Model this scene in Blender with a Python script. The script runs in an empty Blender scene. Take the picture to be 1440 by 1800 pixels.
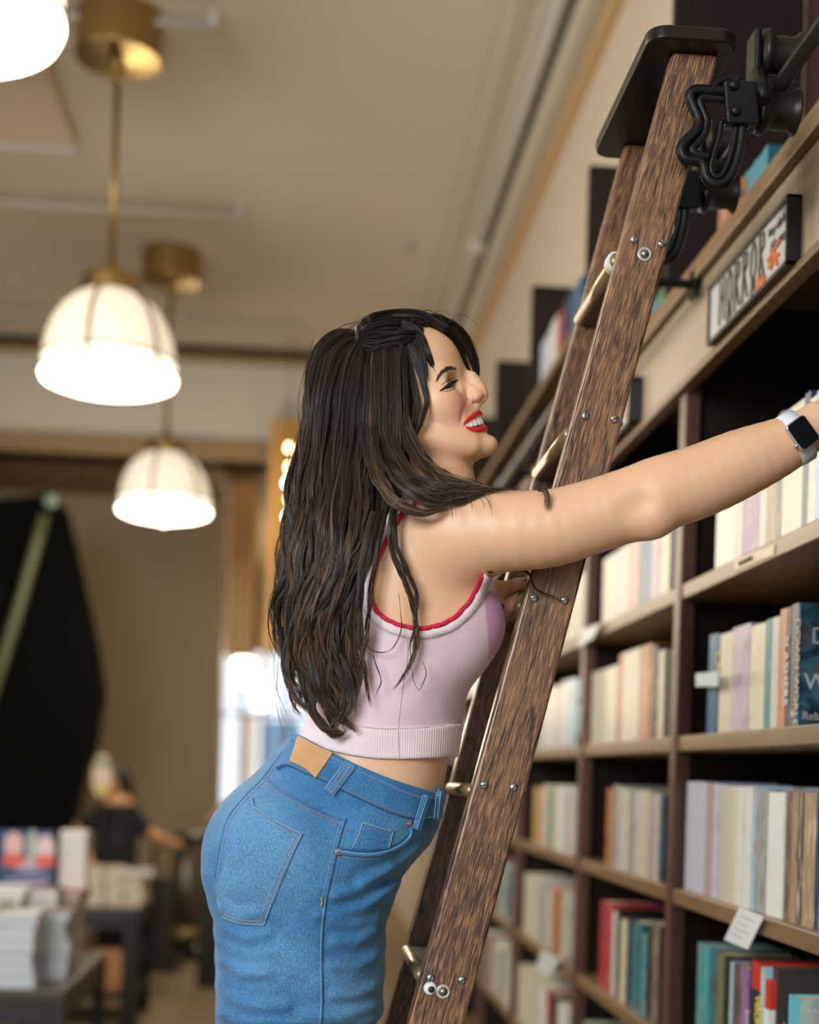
import bpy, bmesh, math, random
import numpy as np
from mathutils import Vector, Matrix

S = bpy.context.scene
COL = S.collection
RND = random.Random(7)
NR = np.random.RandomState(11)

# ------------------------------------------------------------------ camera, light, exposure
FPX = 2500.0                      # focal length in pixels of the 1440-wide frame
PPX, PPY = 720.0, 1360.0          # principal point (rising-front lens)
EYE = np.array([0.0, 0.0, 1.6])
PSI = math.atan(190.0 / FPX)      # yaw to the right
THE = 0.030                       # slight roll
_F = np.array([math.sin(PSI), math.cos(PSI), 0.0])
_R0 = np.array([math.cos(PSI), -math.sin(PSI), 0.0])
_U0 = np.array([0.0, 0.0, 1.0])
_R = math.cos(THE) * _R0 + math.sin(THE) * _U0
_U = -math.sin(THE) * _R0 + math.cos(THE) * _U0

def ray(px, py):
    return _F + (px - PPX) / FPX * _R - (py - PPY) / FPX * _U
def atY(px, py, Y):
    d = ray(px, py); return EYE + d * (Y / d[1])
def atX(px, py, X):
    d = ray(px, py); return EYE + d * (X / d[0])
def atZ(px, py, Z):
    d = ray(px, py); return EYE + d * ((Z - EYE[2]) / d[2])
def W(px, py, Y):
    return atY(px, py, Y)

cam_d = bpy.data.cameras.new('camera')
cam = bpy.data.objects.new('camera', cam_d); COL.objects.link(cam)
cam_d.sensor_fit = 'HORIZONTAL'; cam_d.sensor_width = 24.0
cam_d.lens = 24.0 * FPX / 1440.0
cam_d.shift_y = (PPY - 900.0) / 1440.0
cam_d.clip_start = 0.05
M = Matrix(((_R[0], _U[0], -_F[0], EYE[0]), (_R[1], _U[1], -_F[1], EYE[1]), (_R[2], _U[2], -_F[2], EYE[2]), (0, 0, 0, 1)))
cam.matrix_world = M
cam_d.dof.use_dof = True
cam_d.dof.focus_distance = 1.99
cam_d.dof.aperture_fstop = 1.7
S.camera = cam

S.view_settings.view_transform = 'Standard'
S.view_settings.look = 'None'
S.view_settings.exposure = 0.5
S.view_settings.gamma = 1.0
S.view_settings.use_curve_mapping = False

world = bpy.data.worlds.new('world'); S.world = world; world.use_nodes = True
bg = world.node_tree.nodes['Background']
bg.inputs[0].default_value = (0.75, 0.85, 1.0, 1); bg.inputs[1].default_value = 0.8

def area(name, loc, target, sx, sy, power, color):
    d = bpy.data.lights.new(name, 'AREA'); d.shape = 'RECTANGLE'; d.size = sx; d.size_y = sy
    d.energy = power; d.color = color
    o = bpy.data.objects.new(name, d); COL.objects.link(o); o.location = loc
    v = Vector(target) - Vector(loc)
    o.rotation_euler = v.to_track_quat('-Z', 'Y').to_euler()
    return o
# daylight from the shop front behind and to the left of the camera
area('shop_front_daylight', (-2.6, -2.6, 3.1), (0.45, 2.2, 1.5), 2.4, 1.8, 190, (0.93, 0.96, 1.0))
# unseen warm area light further left, with no window modelled there
area('side_area_light', (-4.6, 3.2, 3.3), (0.6, 2.6, 1.9), 2.6, 2.0, 60, (1.0, 0.93, 0.84))

# ------------------------------------------------------------------ materials
MATS = {}
def mat(name, col, rough=0.6, metal=0.0, spec=0.5, noise=0.0, nscale=20.0, bump=0.0, bscale=80.0, emit=None, estr=0.0, sss=0.0, coat=0.0, stretch=None):
    if name in MATS: return MATS[name]
    m = bpy.data.materials.new(name); m.use_nodes = True
    nt = m.node_tree; b = nt.nodes['Principled BSDF']
    b.inputs['Base Color'].default_value = (*col, 1); b.inputs['Roughness'].default_value = rough
    b.inputs['Metallic'].default_value = metal; b.inputs['Specular IOR Level'].default_value = spec
    if coat: b.inputs['Coat Weight'].default_value = coat; b.inputs['Coat Roughness'].default_value = 0.15
    if sss:
        b.inputs['Subsurface Weight'].default_value = sss
        b.inputs['Subsurface Radius'].default_value = (1.0, 0.35, 0.18); b.inputs['Subsurface Scale'].default_value = 0.008
    if emit is not None:
        b.inputs['Emission Color'].default_value = (*emit, 1); b.inputs['Emission Strength'].default_value = estr
    tc = nt.nodes.new('ShaderNodeTexCoord'); mp = nt.nodes.new('ShaderNodeMapping')
    nt.links.new(tc.outputs['Object'], mp.inputs[0])
    if stretch: mp.inputs['Scale'].default_value = stretch
    n = nt.nodes.new('ShaderNodeTexNoise'); n.inputs['Scale'].default_value = nscale; n.inputs['Detail'].default_value = 4
    nt.links.new(mp.outputs[0], n.inputs['Vector'])
    if noise > 0:
        mx = nt.nodes.new('ShaderNodeMix'); mx.data_type = 'RGBA'
        mx.inputs[6].default_value = (*[c * (1 - noise) for c in col], 1)
        mx.inputs[7].default_value = (*[min(1, c * (1 + noise)) for c in col], 1)
        nt.links.new(n.outputs['Fac'], mx.inputs[0]); nt.links.new(mx.outputs[2], b.inputs['Base Color'])
    if bump > 0:
        n2 = nt.nodes.new('ShaderNodeTexNoise'); n2.inputs['Scale'].default_value = bscale; n2.inputs['Detail'].default_value = 3
        nt.links.new(mp.outputs[0], n2.inputs['Vector'])
        bp = nt.nodes.new('ShaderNodeBump'); bp.inputs['Strength'].default_value = bump; bp.inputs['Distance'].default_value = 0.002
        nt.links.new(n2.outputs['Fac'], bp.inputs['Height']); nt.links.new(bp.outputs[0], b.inputs['Normal'])
    MATS[name] = m
    return m

def N(nt, t, **kw):
    n = nt.nodes.new(t)
    for k, v in kw.items():
        if k.startswith('i_'):
            key = k[2:].replace('_', ' ')
            n.inputs[key].default_value = v
        else: setattr(n, k, v)
    return n
def ramp(nt, src, stops, interp='LINEAR'):
    r = nt.nodes.new('ShaderNodeValToRGB'); r.color_ramp.interpolation = interp
    e = r.color_ramp.elements
    while len(e) > 1: e.remove(e[-1])
    e[0].position = stops[0][0]; e[0].color = (*stops[0][1], 1)
    for p, c in stops[1:]:
        x = e.new(p); x.color = (*c, 1)
    nt.links.new(src, r.inputs[0]); return r
def mixc(nt, fac, a, b, mode='MIX'):
    m = nt.nodes.new('ShaderNodeMix'); m.data_type = 'RGBA'; m.blend_type = mode
    for s, i in ((fac, 0), (a, 6), (b, 7)):
        if hasattr(s, 'links'): nt.links.new(s, m.inputs[i])
        elif i == 0: m.inputs[0].default_value = s
        else: m.inputs[i].default_value = (*s, 1)
    return m.outputs[2]

def oak(name, axis_angle, dark, mid, gold, rough=0.32, gain=1.0):
    """stained open-grained oak, grain running along the board (tilted about Y)"""
    m = bpy.data.materials.new(name); m.use_nodes = True; nt = m.node_tree; b = nt.nodes['Principled BSDF']
    tc = N(nt, 'ShaderNodeTexCoord'); mp = N(nt, 'ShaderNodeMapping'); mp.vector_type = 'POINT'
    mp.inputs['Rotation'].default_value = (0, axis_angle, 0)
    nt.links.new(tc.outputs['Object'], mp.inputs[0])
    m2 = N(nt, 'ShaderNodeMapping'); m2.inputs['Scale'].default_value = (1, 1, 0.075); nt.links.new(mp.outputs[0], m2.inputs[0])
    big = N(nt, 'ShaderNodeTexNoise'); big.inputs['Scale'].default_value = 17; big.inputs['Detail'].default_value = 2; big.inputs['Distortion'].default_value = 0.6
    nt.links.new(m2.outputs[0], big.inputs['Vector'])
    # cathedral rings
    ml = N(nt, 'ShaderNodeMath', operation='MULTIPLY'); nt.links.new(big.outputs['Fac'], ml.inputs[0]); ml.inputs[1].default_value = 11.0
    fr = N(nt, 'ShaderNodeMath', operation='FRACT'); nt.links.new(ml.outputs[0], fr.inputs[0])
    rings = ramp(nt, fr.outputs[0], [(0, (0, 0, 0)), (0.55, (0.25, .25, .25)), (0.85, (1, 1, 1)), (1.0, (0, 0, 0))])
    # pores / flecks
    m3 = N(nt, 'ShaderNodeMapping'); m3.inputs['Scale'].default_value = (1, 1, 0.055); nt.links.new(mp.outputs[0], m3.inputs[0])
    fl = N(nt, 'ShaderNodeTexNoise'); fl.inputs['Scale'].default_value = 560; fl.inputs['Detail'].default_value = 3
    nt.links.new(m3.outputs[0], fl.inputs['Vector'])
    m4 = N(nt, 'ShaderNodeMapping'); m4.inputs['Scale'].default_value = (1, 1, 0.35); nt.links.new(mp.outputs[0], m4.inputs[0])
    blot = N(nt, 'ShaderNodeTexNoise'); blot.inputs['Scale'].default_value = 9; blot.inputs['Detail'].default_value = 3
    nt.links.new(m4.outputs[0], blot.inputs['Vector'])
    flr = ramp(nt, fl.outputs['Fac'], [(0.50, (0, 0, 0)), (0.60, (1, 1, 1))])
    blr = ramp(nt, blot.outputs['Fac'], [(0.40, (0, 0, 0)), (0.62, (1, 1, 1))])
    c1 = mixc(nt, blr.outputs[0], mid, tuple(0.72 * a + .28 * c for a, c in zip(mid, gold)))
    c2 = mixc(nt, rings.outputs[0], c1, dark)
    fm = N(nt, 'ShaderNodeMath', operation='MULTIPLY'); nt.links.new(flr.outputs[0], fm.inputs[0]); fm.inputs[1].default_value = 0.62 * gain
    c3 = mixc(nt, fm.outputs[0], c2, gold)
    nt.links.new(c3, b.inputs['Base Color'])
    b.inputs['Roughness'].default_value = rough
    bp = N(nt, 'ShaderNodeBump'); bp.inputs['Strength'].default_value = 0.25; bp.inputs['Distance'].default_value = 0.001
    nt.links.new(fl.outputs['Fac'], bp.inputs['Height']); nt.links.new(bp.outputs[0], b.inputs['Normal'])
    b.inputs['Coat Weight'].default_value = 0.25; b.inputs['Coat Roughness'].default_value = 0.2
    MATS[name] = m
    return m

# ------------------------------------------------------------------ mesh helpers
class MB:
    def __init__(s): s.v = []; s.f = []; s.mi = []
    def add(s, verts, faces, m=0):
        o = len(s.v); s.v += [tuple(map(float, p)) for p in verts]
        s.f += [tuple(i + o for i in f) for f in faces]; s.mi += [m] * len(faces); return s
    def box(s, a, b, m=0):
        (x0, y0, z0), (x1, y1, z1) = a, b
        x0, x1 = min(x0, x1), max(x0, x1); y0, y1 = min(y0, y1), max(y0, y1); z0, z1 = min(z0, z1), max(z0, z1)
        v = [(x0, y0, z0), (x1, y0, z0), (x1, y1, z0), (x0, y1, z0), (x0, y0, z1), (x1, y0, z1), (x1, y1, z1), (x0, y1, z1)]
        return s.add(v, [(0, 3, 2, 1), (4, 5, 6, 7), (0, 1, 5, 4), (1, 2, 6, 5), (2, 3, 7, 6), (3, 0, 4, 7)], m)
    def obox(s, c, ax, ay, az, m=0):
        """oriented box: centre and three half-extent vectors"""
        c, ax, ay, az = map(np.array, (c, ax, ay, az)); v = []
        for k in (-1, 1):
            for i, j in ((-1, -1), (1, -1), (1, 1), (-1, 1)): v.append(c + i * ax + j * ay + k * az)
        return s.add(v, [(0, 3, 2, 1), (4, 5, 6, 7), (0, 1, 5, 4), (1, 2, 6, 5), (2, 3, 7, 6), (3, 0, 4, 7)], m)
    def prism(s, poly, d, m=0):
        """closed polygon (3-D points) swept along vector d"""
        p = [np.array(q, float) for q in poly]; n = len(p); d = np.array(d, float)
        v = p + [q + d for q in p]
        return s.add(v, [tuple(range(n))[::-1], tuple(range(n, 2 * n))] + [(i, (i + 1) % n, n + (i + 1) % n, n + i) for i in range(n)], m)
    def tube(s, pts, r, n=8, m=0, caps=True, flat=None):
        P = [np.array(p, float) for p in pts]; K = len(P)
        rr = r if hasattr(r, '__len__') else [r] * K
        T = []
        for i in range(K):
            t = P[min(i + 1, K - 1)] - P[max(i - 1, 0)]; T.append(t / (np.linalg.norm(t) + 1e-12))
        a = np.array([0, 0, 1.0]) if abs(T[0][2]) < 0.9 else np.array([1.0, 0, 0])
        u = np.cross(T[0], a); u /= np.linalg.norm(u); V = []
        for i in range(K):
            u = u - T[i] * np.dot(u, T[i]); u /= (np.linalg.norm(u) + 1e-12); w = np.cross(T[i], u)
            for k in range(n):
                an = 2 * math.pi * k / n
                V.append(P[i] + rr[i] * (math.cos(an) * u + math.sin(an) * w))
        F = [(i * n + k, i * n + (k + 1) % n, (i + 1) * n + (k + 1) % n, (i + 1) * n + k) for i in range(K - 1) for k in range(n)]
        if caps: F += [tuple(range(n))[::-1], tuple(range((K - 1) * n, K * n))]
        return s.add(V, F, m)
    def lathe(s, prof, c, axis=(0, 0, 1), n=32, m=0, caps=True):
        """profile [(r, h)] around axis through c"""
        ax = np.array(axis, float); ax /= np.linalg.norm(ax)
        a = np.array([0, 0, 1.0]) if abs(ax[2]) < 0.9 else np.array([1.0, 0, 0])
        u = np.cross(ax, a); u /= np.linalg.norm(u); w = np.cross(ax, u); c = np.array(c, float); V = []
        for r, h in prof:
            for k in range(n):
                an = 2 * math.pi * k / n
                V.append(c + ax * h + max(r, 1e-5) * (math.cos(an) * u + math.sin(an) * w))
        K = len(prof)
        F = [(i * n + k, (i + 1) * n + k, (i + 1) * n + (k + 1) % n, i * n + (k + 1) % n) for i in range(K - 1) for k in range(n)]
        if caps: F += [tuple(range(n)), tuple(range((K - 1) * n, K * n))[::-1]]
        return s.add(V, F, m)
    def grid(s, G, m=0):
        """G[i][j] points"""
        a, b = len(G), len(G[0])
        return s.add([p for r in G for p in r], [(i * b + j, i * b + j + 1, (i + 1) * b + j + 1, (i + 1) * b + j) for i in range(a - 1) for j in range(b - 1)], m)
    def build(s, name, mats, parent=None, smooth=False, bevel=0.0, seg=2, fix=True):
        me = bpy.data.meshes.new(name); me.from_pydata(s.v, [], s.f)
        mats = mats if isinstance(mats, (list, tuple)) else [mats]
        for m in mats: me.materials.append(m)
        for p, i in zip(me.polygons, s.mi): p.material_index = i
        if fix:
            bm = bmesh.new(); bm.from_mesh(me); bmesh.ops.recalc_face_normals(bm, faces=bm.faces); bm.to_mesh(me); bm.free()
        o = bpy.data.objects.new(name, me); COL.objects.link(o)
        if parent: o.parent = parent
        if bevel:
            bv = o.modifiers.new('bevel', 'BEVEL'); bv.width = bevel; bv.segments = seg; bv.limit_method = 'ANGLE'; bv.angle_limit = 0.6
        if smooth or bevel:
            me.polygons.foreach_set('use_smooth', [True] * len(me.polygons))
            if bevel or smooth == 'auto':
                e = o.modifiers.new('wn', 'WEIGHTED_NORMAL') if bevel else None
        return o

def empty(name, loc=(0, 0, 0)):
    o = bpy.data.objects.new(name, None); COL.objects.link(o); o.empty_display_size = 0.05
    return o
def tag(o, label=None, cat=None, group=None, kind=None):
    if label: o['label'] = label
    if cat: o['category'] = cat
    if group: o['group'] = group
    if kind: o['kind'] = kind
    return o
def struct(o): o['kind'] = 'structure'; return o

_TXT = {}
def text(s, size, origin, right, up, m, parent=None, name='lettering', depth=0.0006, bold=0.0, font_shear=0.0, align='LEFT'):
    """flat lettering built as a mesh standing on a surface"""
    cu = bpy.data.curves.new(name, 'FONT'); cu.body = s; cu.size = size; cu.extrude = depth; cu.offset = bold; cu.shear = font_shear
    cu.align_x = align
    to = bpy.data.objects.new('tmp', cu); COL.objects.link(to)
    dg = bpy.context.evaluated_depsgraph_get(); dg.update()
    me = bpy.data.meshes.new_from_object(to.evaluated_get(dg))
    bpy.data.objects.remove(to, do_unlink=True)
    r = Vector(right).normalized(); u = Vector(up); u = (u - r * u.dot(r)).normalized(); n = r.cross(u)
    X = Matrix(((r.x, u.x, n.x, origin[0]), (r.y, u.y, n.y, origin[1]), (r.z, u.z, n.z, origin[2]), (0, 0, 0, 1)))
    me.transform(X); me.name = name; me.materials.clear(); me.materials.append(m)
    o = bpy.data.objects.new(name, me); COL.objects.link(o)
    if parent: o.parent = parent
    return o
# ------------------------------------------------------------------ the room
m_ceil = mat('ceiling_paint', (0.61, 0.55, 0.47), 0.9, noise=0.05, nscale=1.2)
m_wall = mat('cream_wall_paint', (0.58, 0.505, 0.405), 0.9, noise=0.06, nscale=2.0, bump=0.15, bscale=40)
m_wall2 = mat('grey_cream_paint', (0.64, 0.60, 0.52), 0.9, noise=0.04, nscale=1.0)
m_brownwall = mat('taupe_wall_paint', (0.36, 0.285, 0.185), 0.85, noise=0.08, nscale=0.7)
m_trimy = mat('ochre_trim', (0.33, 0.22, 0.10), 0.6)
m_grey = mat('grey_conduit_paint', (0.46, 0.44, 0.42), 0.6)
m_floor = mat('carpet_floor', (0.22, 0.165, 0.095), 0.95, noise=0.18, nscale=9, bump=0.4, bscale=300)
m_brass = mat('brushed_brass', (0.40, 0.27, 0.09), 0.32, metal=0.95)
m_woodp = mat('golden_wood_panel', (0.55, 0.30, 0.08), 0.45, noise=0.5, nscale=3, stretch=(6, 6, 0.8))

CZ = 5.0      # ceiling height
YB = 11.8     # bulkhead
def lv(py, Y): return atY(530, py, Y)[2]

struct(MB().box((-9, -4, -0.1), (1.45, 24, 0)).build('floor', m_floor))
struct(MB().box((-9, -4, CZ), (1.45, YB, CZ + 0.1)).build('ceiling', m_ceil))
struct(MB().box((1.15, -4, 0), (1.45, 24, CZ)).build('wall_right', m_wall))
struct(MB().box((-9.2, -4, 0), (-9, 24, CZ)).build('wall_left', m_wall2))
w = MB()
w.box((-9, -4.2, 0), (1.45, -4, 0.6)); w.box((-9, -4.2, 3.6), (1.45, -4, CZ)); w.box((0.2, -4.2, 0.6), (1.45, -4, 3.6)); w.box((-9, -4.2, 0.6), (-5.2, -4, 3.6)); w.box((-2.6, -4.2, 0.6), (-2.4, -4, 3.6))
struct(w.build('wall_back', m_wall2))
zl = lv(797, YB)
struct(MB().box((-9, YB, zl), (1.15, YB + 0.3, CZ + 0.1)).build('wall_bulkhead', m_wall2))
struct(MB().box((-9, YB - 0.25, lv(606, YB)), (1.15, YB, CZ)).build('trim_1', mat('cornice_grey', (0.47, 0.43, 0.37), 0.8)))
struct(MB().box((-9, YB - 0.05, lv(640, YB) - .03), (1.15, YB, lv(632, YB))).build('trim_2', m_trimy))
struct(MB().box((-9, YB - 0.08, zl - .1), (1.15, YB + 0.3, zl + .06)).build('trim_3', m_trimy))
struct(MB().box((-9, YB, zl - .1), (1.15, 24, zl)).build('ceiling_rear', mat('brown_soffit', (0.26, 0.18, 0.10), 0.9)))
YW = 13.5
xa = atY(-260, 1200, YW)[0]; xb = atY(389, 1200, YW)[0]
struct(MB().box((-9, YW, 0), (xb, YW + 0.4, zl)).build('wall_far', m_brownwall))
# cornice along the right wall
c = MB()
c.box((0.80, -4, CZ - 0.10), (1.15, YB, CZ)); c.box((0.90, -4, CZ - 0.20), (1.15, YB, CZ - 0.10)); c.box((1.02, -4, CZ - 0.34), (1.15, YB, CZ - 0.20))
struct(c.build('trim_4', mat('cornice_cream', (0.50, 0.46, 0.38), 0.75), bevel=0.02))
struct(MB().box((1.10, -4, CZ - 0.42), (1.15, YB, CZ - 0.36)).build('trim_5', mat('ochre_edge', (0.55, 0.36, 0.16), 0.6)))

# rear opening: end wall with window
YE = 21.5
a0 = atY(380, 1430, YE); a1 = atY(560, 1150, YE)
e = MB(); e.box((-9, YE, 0), (a0[0], YE + .2, zl)); e.box((a1[0], YE, 0), (1.15, YE + .2, zl)); e.box((a0[0], YE, a1[2]), (a1[0], YE + .2, zl)); e.box((a0[0], YE, 0), (a1[0], YE + .2, a0[2]))
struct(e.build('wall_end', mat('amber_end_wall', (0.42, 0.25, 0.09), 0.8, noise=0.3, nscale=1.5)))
wn = MB()
for px in (388, 424, 462, 503, 548):
    q = atY(px, 1300, YE)[0]; wn.box((q - .035, YE - .05, a0[2]), (q + .035, YE + .05, a1[2]))
wn.box((a0[0], YE - .05, lv(1262, YE)), (a1[0], YE + .05, lv(1256, YE)))
wo = struct(wn.build('window_1', mat('window_frame_grey', (0.5, 0.52, 0.55), 0.5)))
sky = mat('bright_daylight_outside', (0.8, 0.85, 0.9), 1, emit=(0.80, 0.88, 1.0), estr=0.95)
gp = MB()
gp.box((a0[0], YE + .02, a0[2]), (a1[0], YE + .03, a1[2])); gp.build('window_pane', sky, wo)
# shop across the street seen in the window
q = MB(); q.box((atY(420, 1300, YE + .3)[0], YE - .0, lv(1400, YE)), (atY(452, 1300, YE)[0], YE + .015, lv(1262, YE))); q.build('street_building', mat('tan_building', (.5, .42, .33), .9, emit=(.72, .64, .52), estr=.6), wo)
q = MB(); q.box((atY(462, 1300, YE)[0], YE, lv(1400, YE)), (atY(530, 1300, YE)[0], YE + .015, lv(1268, YE))); q.build('street_shopfront', mat('blue_shopfront', (.15, .25, .38), .9, emit=(.20, .33, .48), estr=.7), wo)

# golden wood columns of the opening
def pilaster(x0, x1, y0, y1, Y, label, dep=0.5):
    A = atY(x0, y1, Y); B = atY(x1, y0, Y)
    o = MB()
    n = 4
    for i in range(n):
        t0 = A[0] + (B[0] - A[0]) * i / n; t1 = A[0] + (B[0] - A[0]) * (i + .9) / n
        o.box((t0, Y + 0.02 * (i % 2), A[2]), (t1, Y + dep, B[2]))
    o = o.build('wood_column', m_woodp, bevel=0.01)
    tag(o, label, 'column')
pilaster(464, 552, 738, 1142, 11.5, 'tall golden wood column with a string of round bulbs in front')
pilaster(396, 456, 806, 1150, 12.6, 'wide golden wood column left of the bulb string')

# string of bulbs
m_bulb = mat('warm_bulb', (1, .8, .5), .4, emit=(1.0, 0.64, 0.32), estr=22.0)
m_bulb2 = mat('bright_bulb', (1, .95, .8), .4, emit=(1.0, 0.92, 0.62), estr=60.0)
m_cable = mat('dark_cable', (0.03, 0.025, 0.02), 0.6)
st = MB(); P = [atY(507, 776, 11.3), atY(503, 1030, 11.3)]
st.tube([(P[0][0], 11.3, CZ)] + P, 0.005, 6); st = st.build('string_cable', m_cable)
root = st; root.name = 'light_string'
tag(root, 'vertical string of warm round bulbs hanging behind her hair', 'string lights')
for i, (py, big) in enumerate(((791, 0), (825, 0), (853, 1), (881, 0), (911, 1), (925, 0), (952, 0), (979, 0), (997, 0), (1018, 0))):
    c_ = atY(508 - (3 if big else 0), py, 11.28); b_ = MB()
    b_.lathe([(0.0, -.016), (.010, -.012), (.014, -.002), (.013, .008), (.008, .014), (.007, .022), (.007, .03)], (c_[0], c_[1] - .05, c_[2]), n=16)
    b_.build('bulb', m_bulb2 if big else m_bulb, root, smooth=True)

# ceiling lamps in the rear room
m_lamp = mat('rear_lamp_glow', (1, .95, .8), .4, emit=(1.0, 0.92, 0.74), estr=8.0)
m_lamph = mat('rear_lamp_housing', (.5, .35, .15), .5)
for i, (px, py, r, lb) in enumerate(((430, 1163, .11, 'glowing rear ceiling lamp nearest the dark wall edge'), (443, 1192, .12, 'glowing rear ceiling lamp in the middle of the bright row'), (459, 1226, .13, 'glowing rear ceiling lamp lowest of the bright row'))):
    Yl = 15.0 + i; c_ = atY(px, py, Yl)
    rt = empty('rear_ceiling_lamp'); rt.location = c_
    b_ = MB(); b_.lathe([(0.0, -r * 1.1), (r * .7, -r * .8), (r, 0), (r * .7, r * .6), (.02, r * .8)], (0, 0, 0), n=20); b_.build('lamp_globe', m_lamp, rt, smooth=True)
    b_ = MB(); b_.tube([(0, 0, r * .75), (0, 0, zl - .1 - c_[2])], .012, 8); b_.lathe([(.06, 0), (.06, .03)], (0, 0, zl - .13 - c_[2]), n=16); b_.build('lamp_rod', m_lamph, rt)
    ld = bpy.data.lights.new('rear_lamp_light', 'POINT'); ld.energy = 40; ld.color = (1.0, .86, .62); ld.shadow_soft_size = .15
    lo = bpy.data.objects.new('rear_lamp_light', ld); COL.objects.link(lo); lo.parent = rt; lo.location = (0, -r - .2, 0)
    tag(rt, lb, 'ceiling lamp', 'rear ceiling lamps')

# ------------------------------------------------------------------ pendants
def shade_mat(name, strength, gl):
    """opal glass lit from inside"""
    m = bpy.data.materials.new(name); m.use_nodes = True; nt = m.node_tree; b = nt.nodes['Principled BSDF']
    b.inputs['Base Color'].default_value = (*gl, 1); b.inputs['Roughness'].default_value = 0.3
    b.inputs['Emission Color'].default_value = (*gl, 1); b.inputs['Emission Strength'].default_value = strength
    return m
m_dome = shade_mat('opal_glass_dome', 0.40, (1.0, 0.88, 0.70))
m_glow = shade_mat('lit_glass_band', 1.1, (1.0, 0.94, 0.78))
m_bowl = shade_mat('lit_glass_bowl', 6.0, (1.0, 0.93, 0.76))
m_rib = mat('pewter_rib', (0.30, 0.26, 0.18), 0.4, metal=0.5)
def pendant(Y, px_c, py_bot, label):
    rt = empty('pendant_lamp')
    c0 = atY(px_c, py_bot, Y); r = 0.305
    zb = c0[2]
    rt.location = (c0[0], Y, zb)
    H = r * 1.52
    # dome
    prof = [(r * .985, .155), (r * .97, .20), (r * .93, .26), (r * .84, .33), (r * .70, .395), (r * .55, .435), (r * .42, .46)]
    MB().lathe([(a, h) for a, h in prof], (0, 0, 0), n=48, caps=False).build('glass_dome', m_dome, rt, smooth=True)
    MB().lathe([(r * .975, .10), (r * .99, .135), (r * .985, .155)], (0, 0, 0), n=48, caps=False).build('glass_band', m_glow, rt, smooth=True)
    MB().lathe([(0.0, -.012), (.012, -.01), (.016, 0), (r * .45, .022), (r * .8, .045), (r * .97, .065), (r * 1.0, .085), (r * .975, .10)], (0, 0, 0), n=48, caps=False).build('glass_bowl', m_bowl, rt, smooth=True)
    for z in (.10, .155): 
        q = MB(); q.tube([(r * 1.0 * math.cos(t), r * 1.0 * math.sin(t), z) for t in np.linspace(0, 2 * math.pi, 49)], .006, 6); q.build('metal_ring', m_rib, rt, smooth=True)
    for k in range(6):
        t = math.radians(20 + 60 * k)
        MB().tube([((a + .004) * math.cos(t), (a + .004) * math.sin(t), h) for a, h in [(r * .98, .10)] + prof], .011, 6).build('metal_rib', m_rib, rt, smooth=True)
    MB().lathe([(r * .40, .45), (r * .43, .455), (r * .43, .53), (r * .40, .54), (.05, .55), (.035, .56), (.03, .60), (.014, .62)], (0, 0, 0), n=40).build('fitter', m_brass, rt, smooth='auto', bevel=.003)
    top = CZ - zb
    MB().tube([(0, 0, .60), (0, 0, top - .2)], .014, 12).build('rod', m_brass, rt, smooth=True)
    MB().lathe([(.03, top - .30), (.035, top - .22), (.19, top - .205), (.195, top - .20), (.195, top)], (0, 0, 0), n=48).build('canopy', m_brass, rt, bevel=.004)
    ld = bpy.data.lights.new('pendant_bulb', 'POINT'); ld.energy = 44; ld.color = (1.0, .88, .70); ld.shadow_soft_size = .25
    lo = bpy.data.objects.new('pendant_bulb', ld); COL.objects.link(lo); lo.parent = rt; lo.location = (0, 0, -.30)
    tag(rt, label, 'pendant lamp', 'opal glass pendant lamps')
    return rt
pendant(6.54, 190, 697, 'opal dome pendant lamp with brass canopy, larger of the two whole ones')
pendant(9.5, 288, 921, 'opal dome pendant lamp hanging lower and farther, nearer the bulb string')
pendant(3.45, -118, 82, 'pendant lamp cut off by the top left corner, only its glowing rim showing')

# ceiling fixtures
def ceil_pt(px, py, dz=0.0): return atZ(px, py, CZ - dz)
def conduit(x0, x1, y0, y1, label, r=.02):
    A = ceil_pt(x0, y0, .06); B = ceil_pt(x1, y1, .06); B[1] = A[1] = (A[1] + B[1]) / 2
    m = MB(); m.tube([A, B], r, 8)
    k = m.build('ceiling_track', m_grey, smooth=True)
    L = B[0] - A[0]; n = 3
    for i in range(n):
        x = B[0] - .03 - i * .75
        MB().box((x - .02, A[1] - .02, CZ - .06), (x + .02, A[1] + .02, CZ)).build('hanger', m_grey, k)
    tag(k, label, 'ceiling track')
conduit(-300, 385, 20, 26, 'grey metal track on the ceiling above the nearest brass canopy')
conduit(-300, 428, 352, 366, 'grey metal track crossing the ceiling behind the nearer pendant rod')
conduit(-300, 540, 548, 556, 'thin grey track on the ceiling behind the farther brass canopy', .014)
# ceiling panel at left
pts = [ceil_pt(-260, 95, .12), ceil_pt(52, 92, .12), ceil_pt(112, 258, .12), ceil_pt(-200, 262, .12)]
y0_, y1_ = pts[0][1], pts[2][1]
vn = MB(); vn.box((pts[0][0], y0_, CZ - .12), (pts[1][0] + .05, y1_, CZ - .02))
vr = vn.build('ceiling_panel', mat('pale_panel', (0.58, 0.47, 0.35), .8, noise=.06, nscale=5), bevel=.005)
f = MB(); f.box((pts[0][0], y0_ - .04, CZ - .15), (pts[1][0] + .06, y0_, CZ)); f.box((pts[0][0], y1_, CZ - .15), (pts[1][0] + .06, y1_ + .04, CZ))
f.build('panel_frame', m_grey, vr, bevel=.004)
tag(vr, 'pale rectangular panel mounted on the ceiling at the far left', 'ceiling panel')
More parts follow.
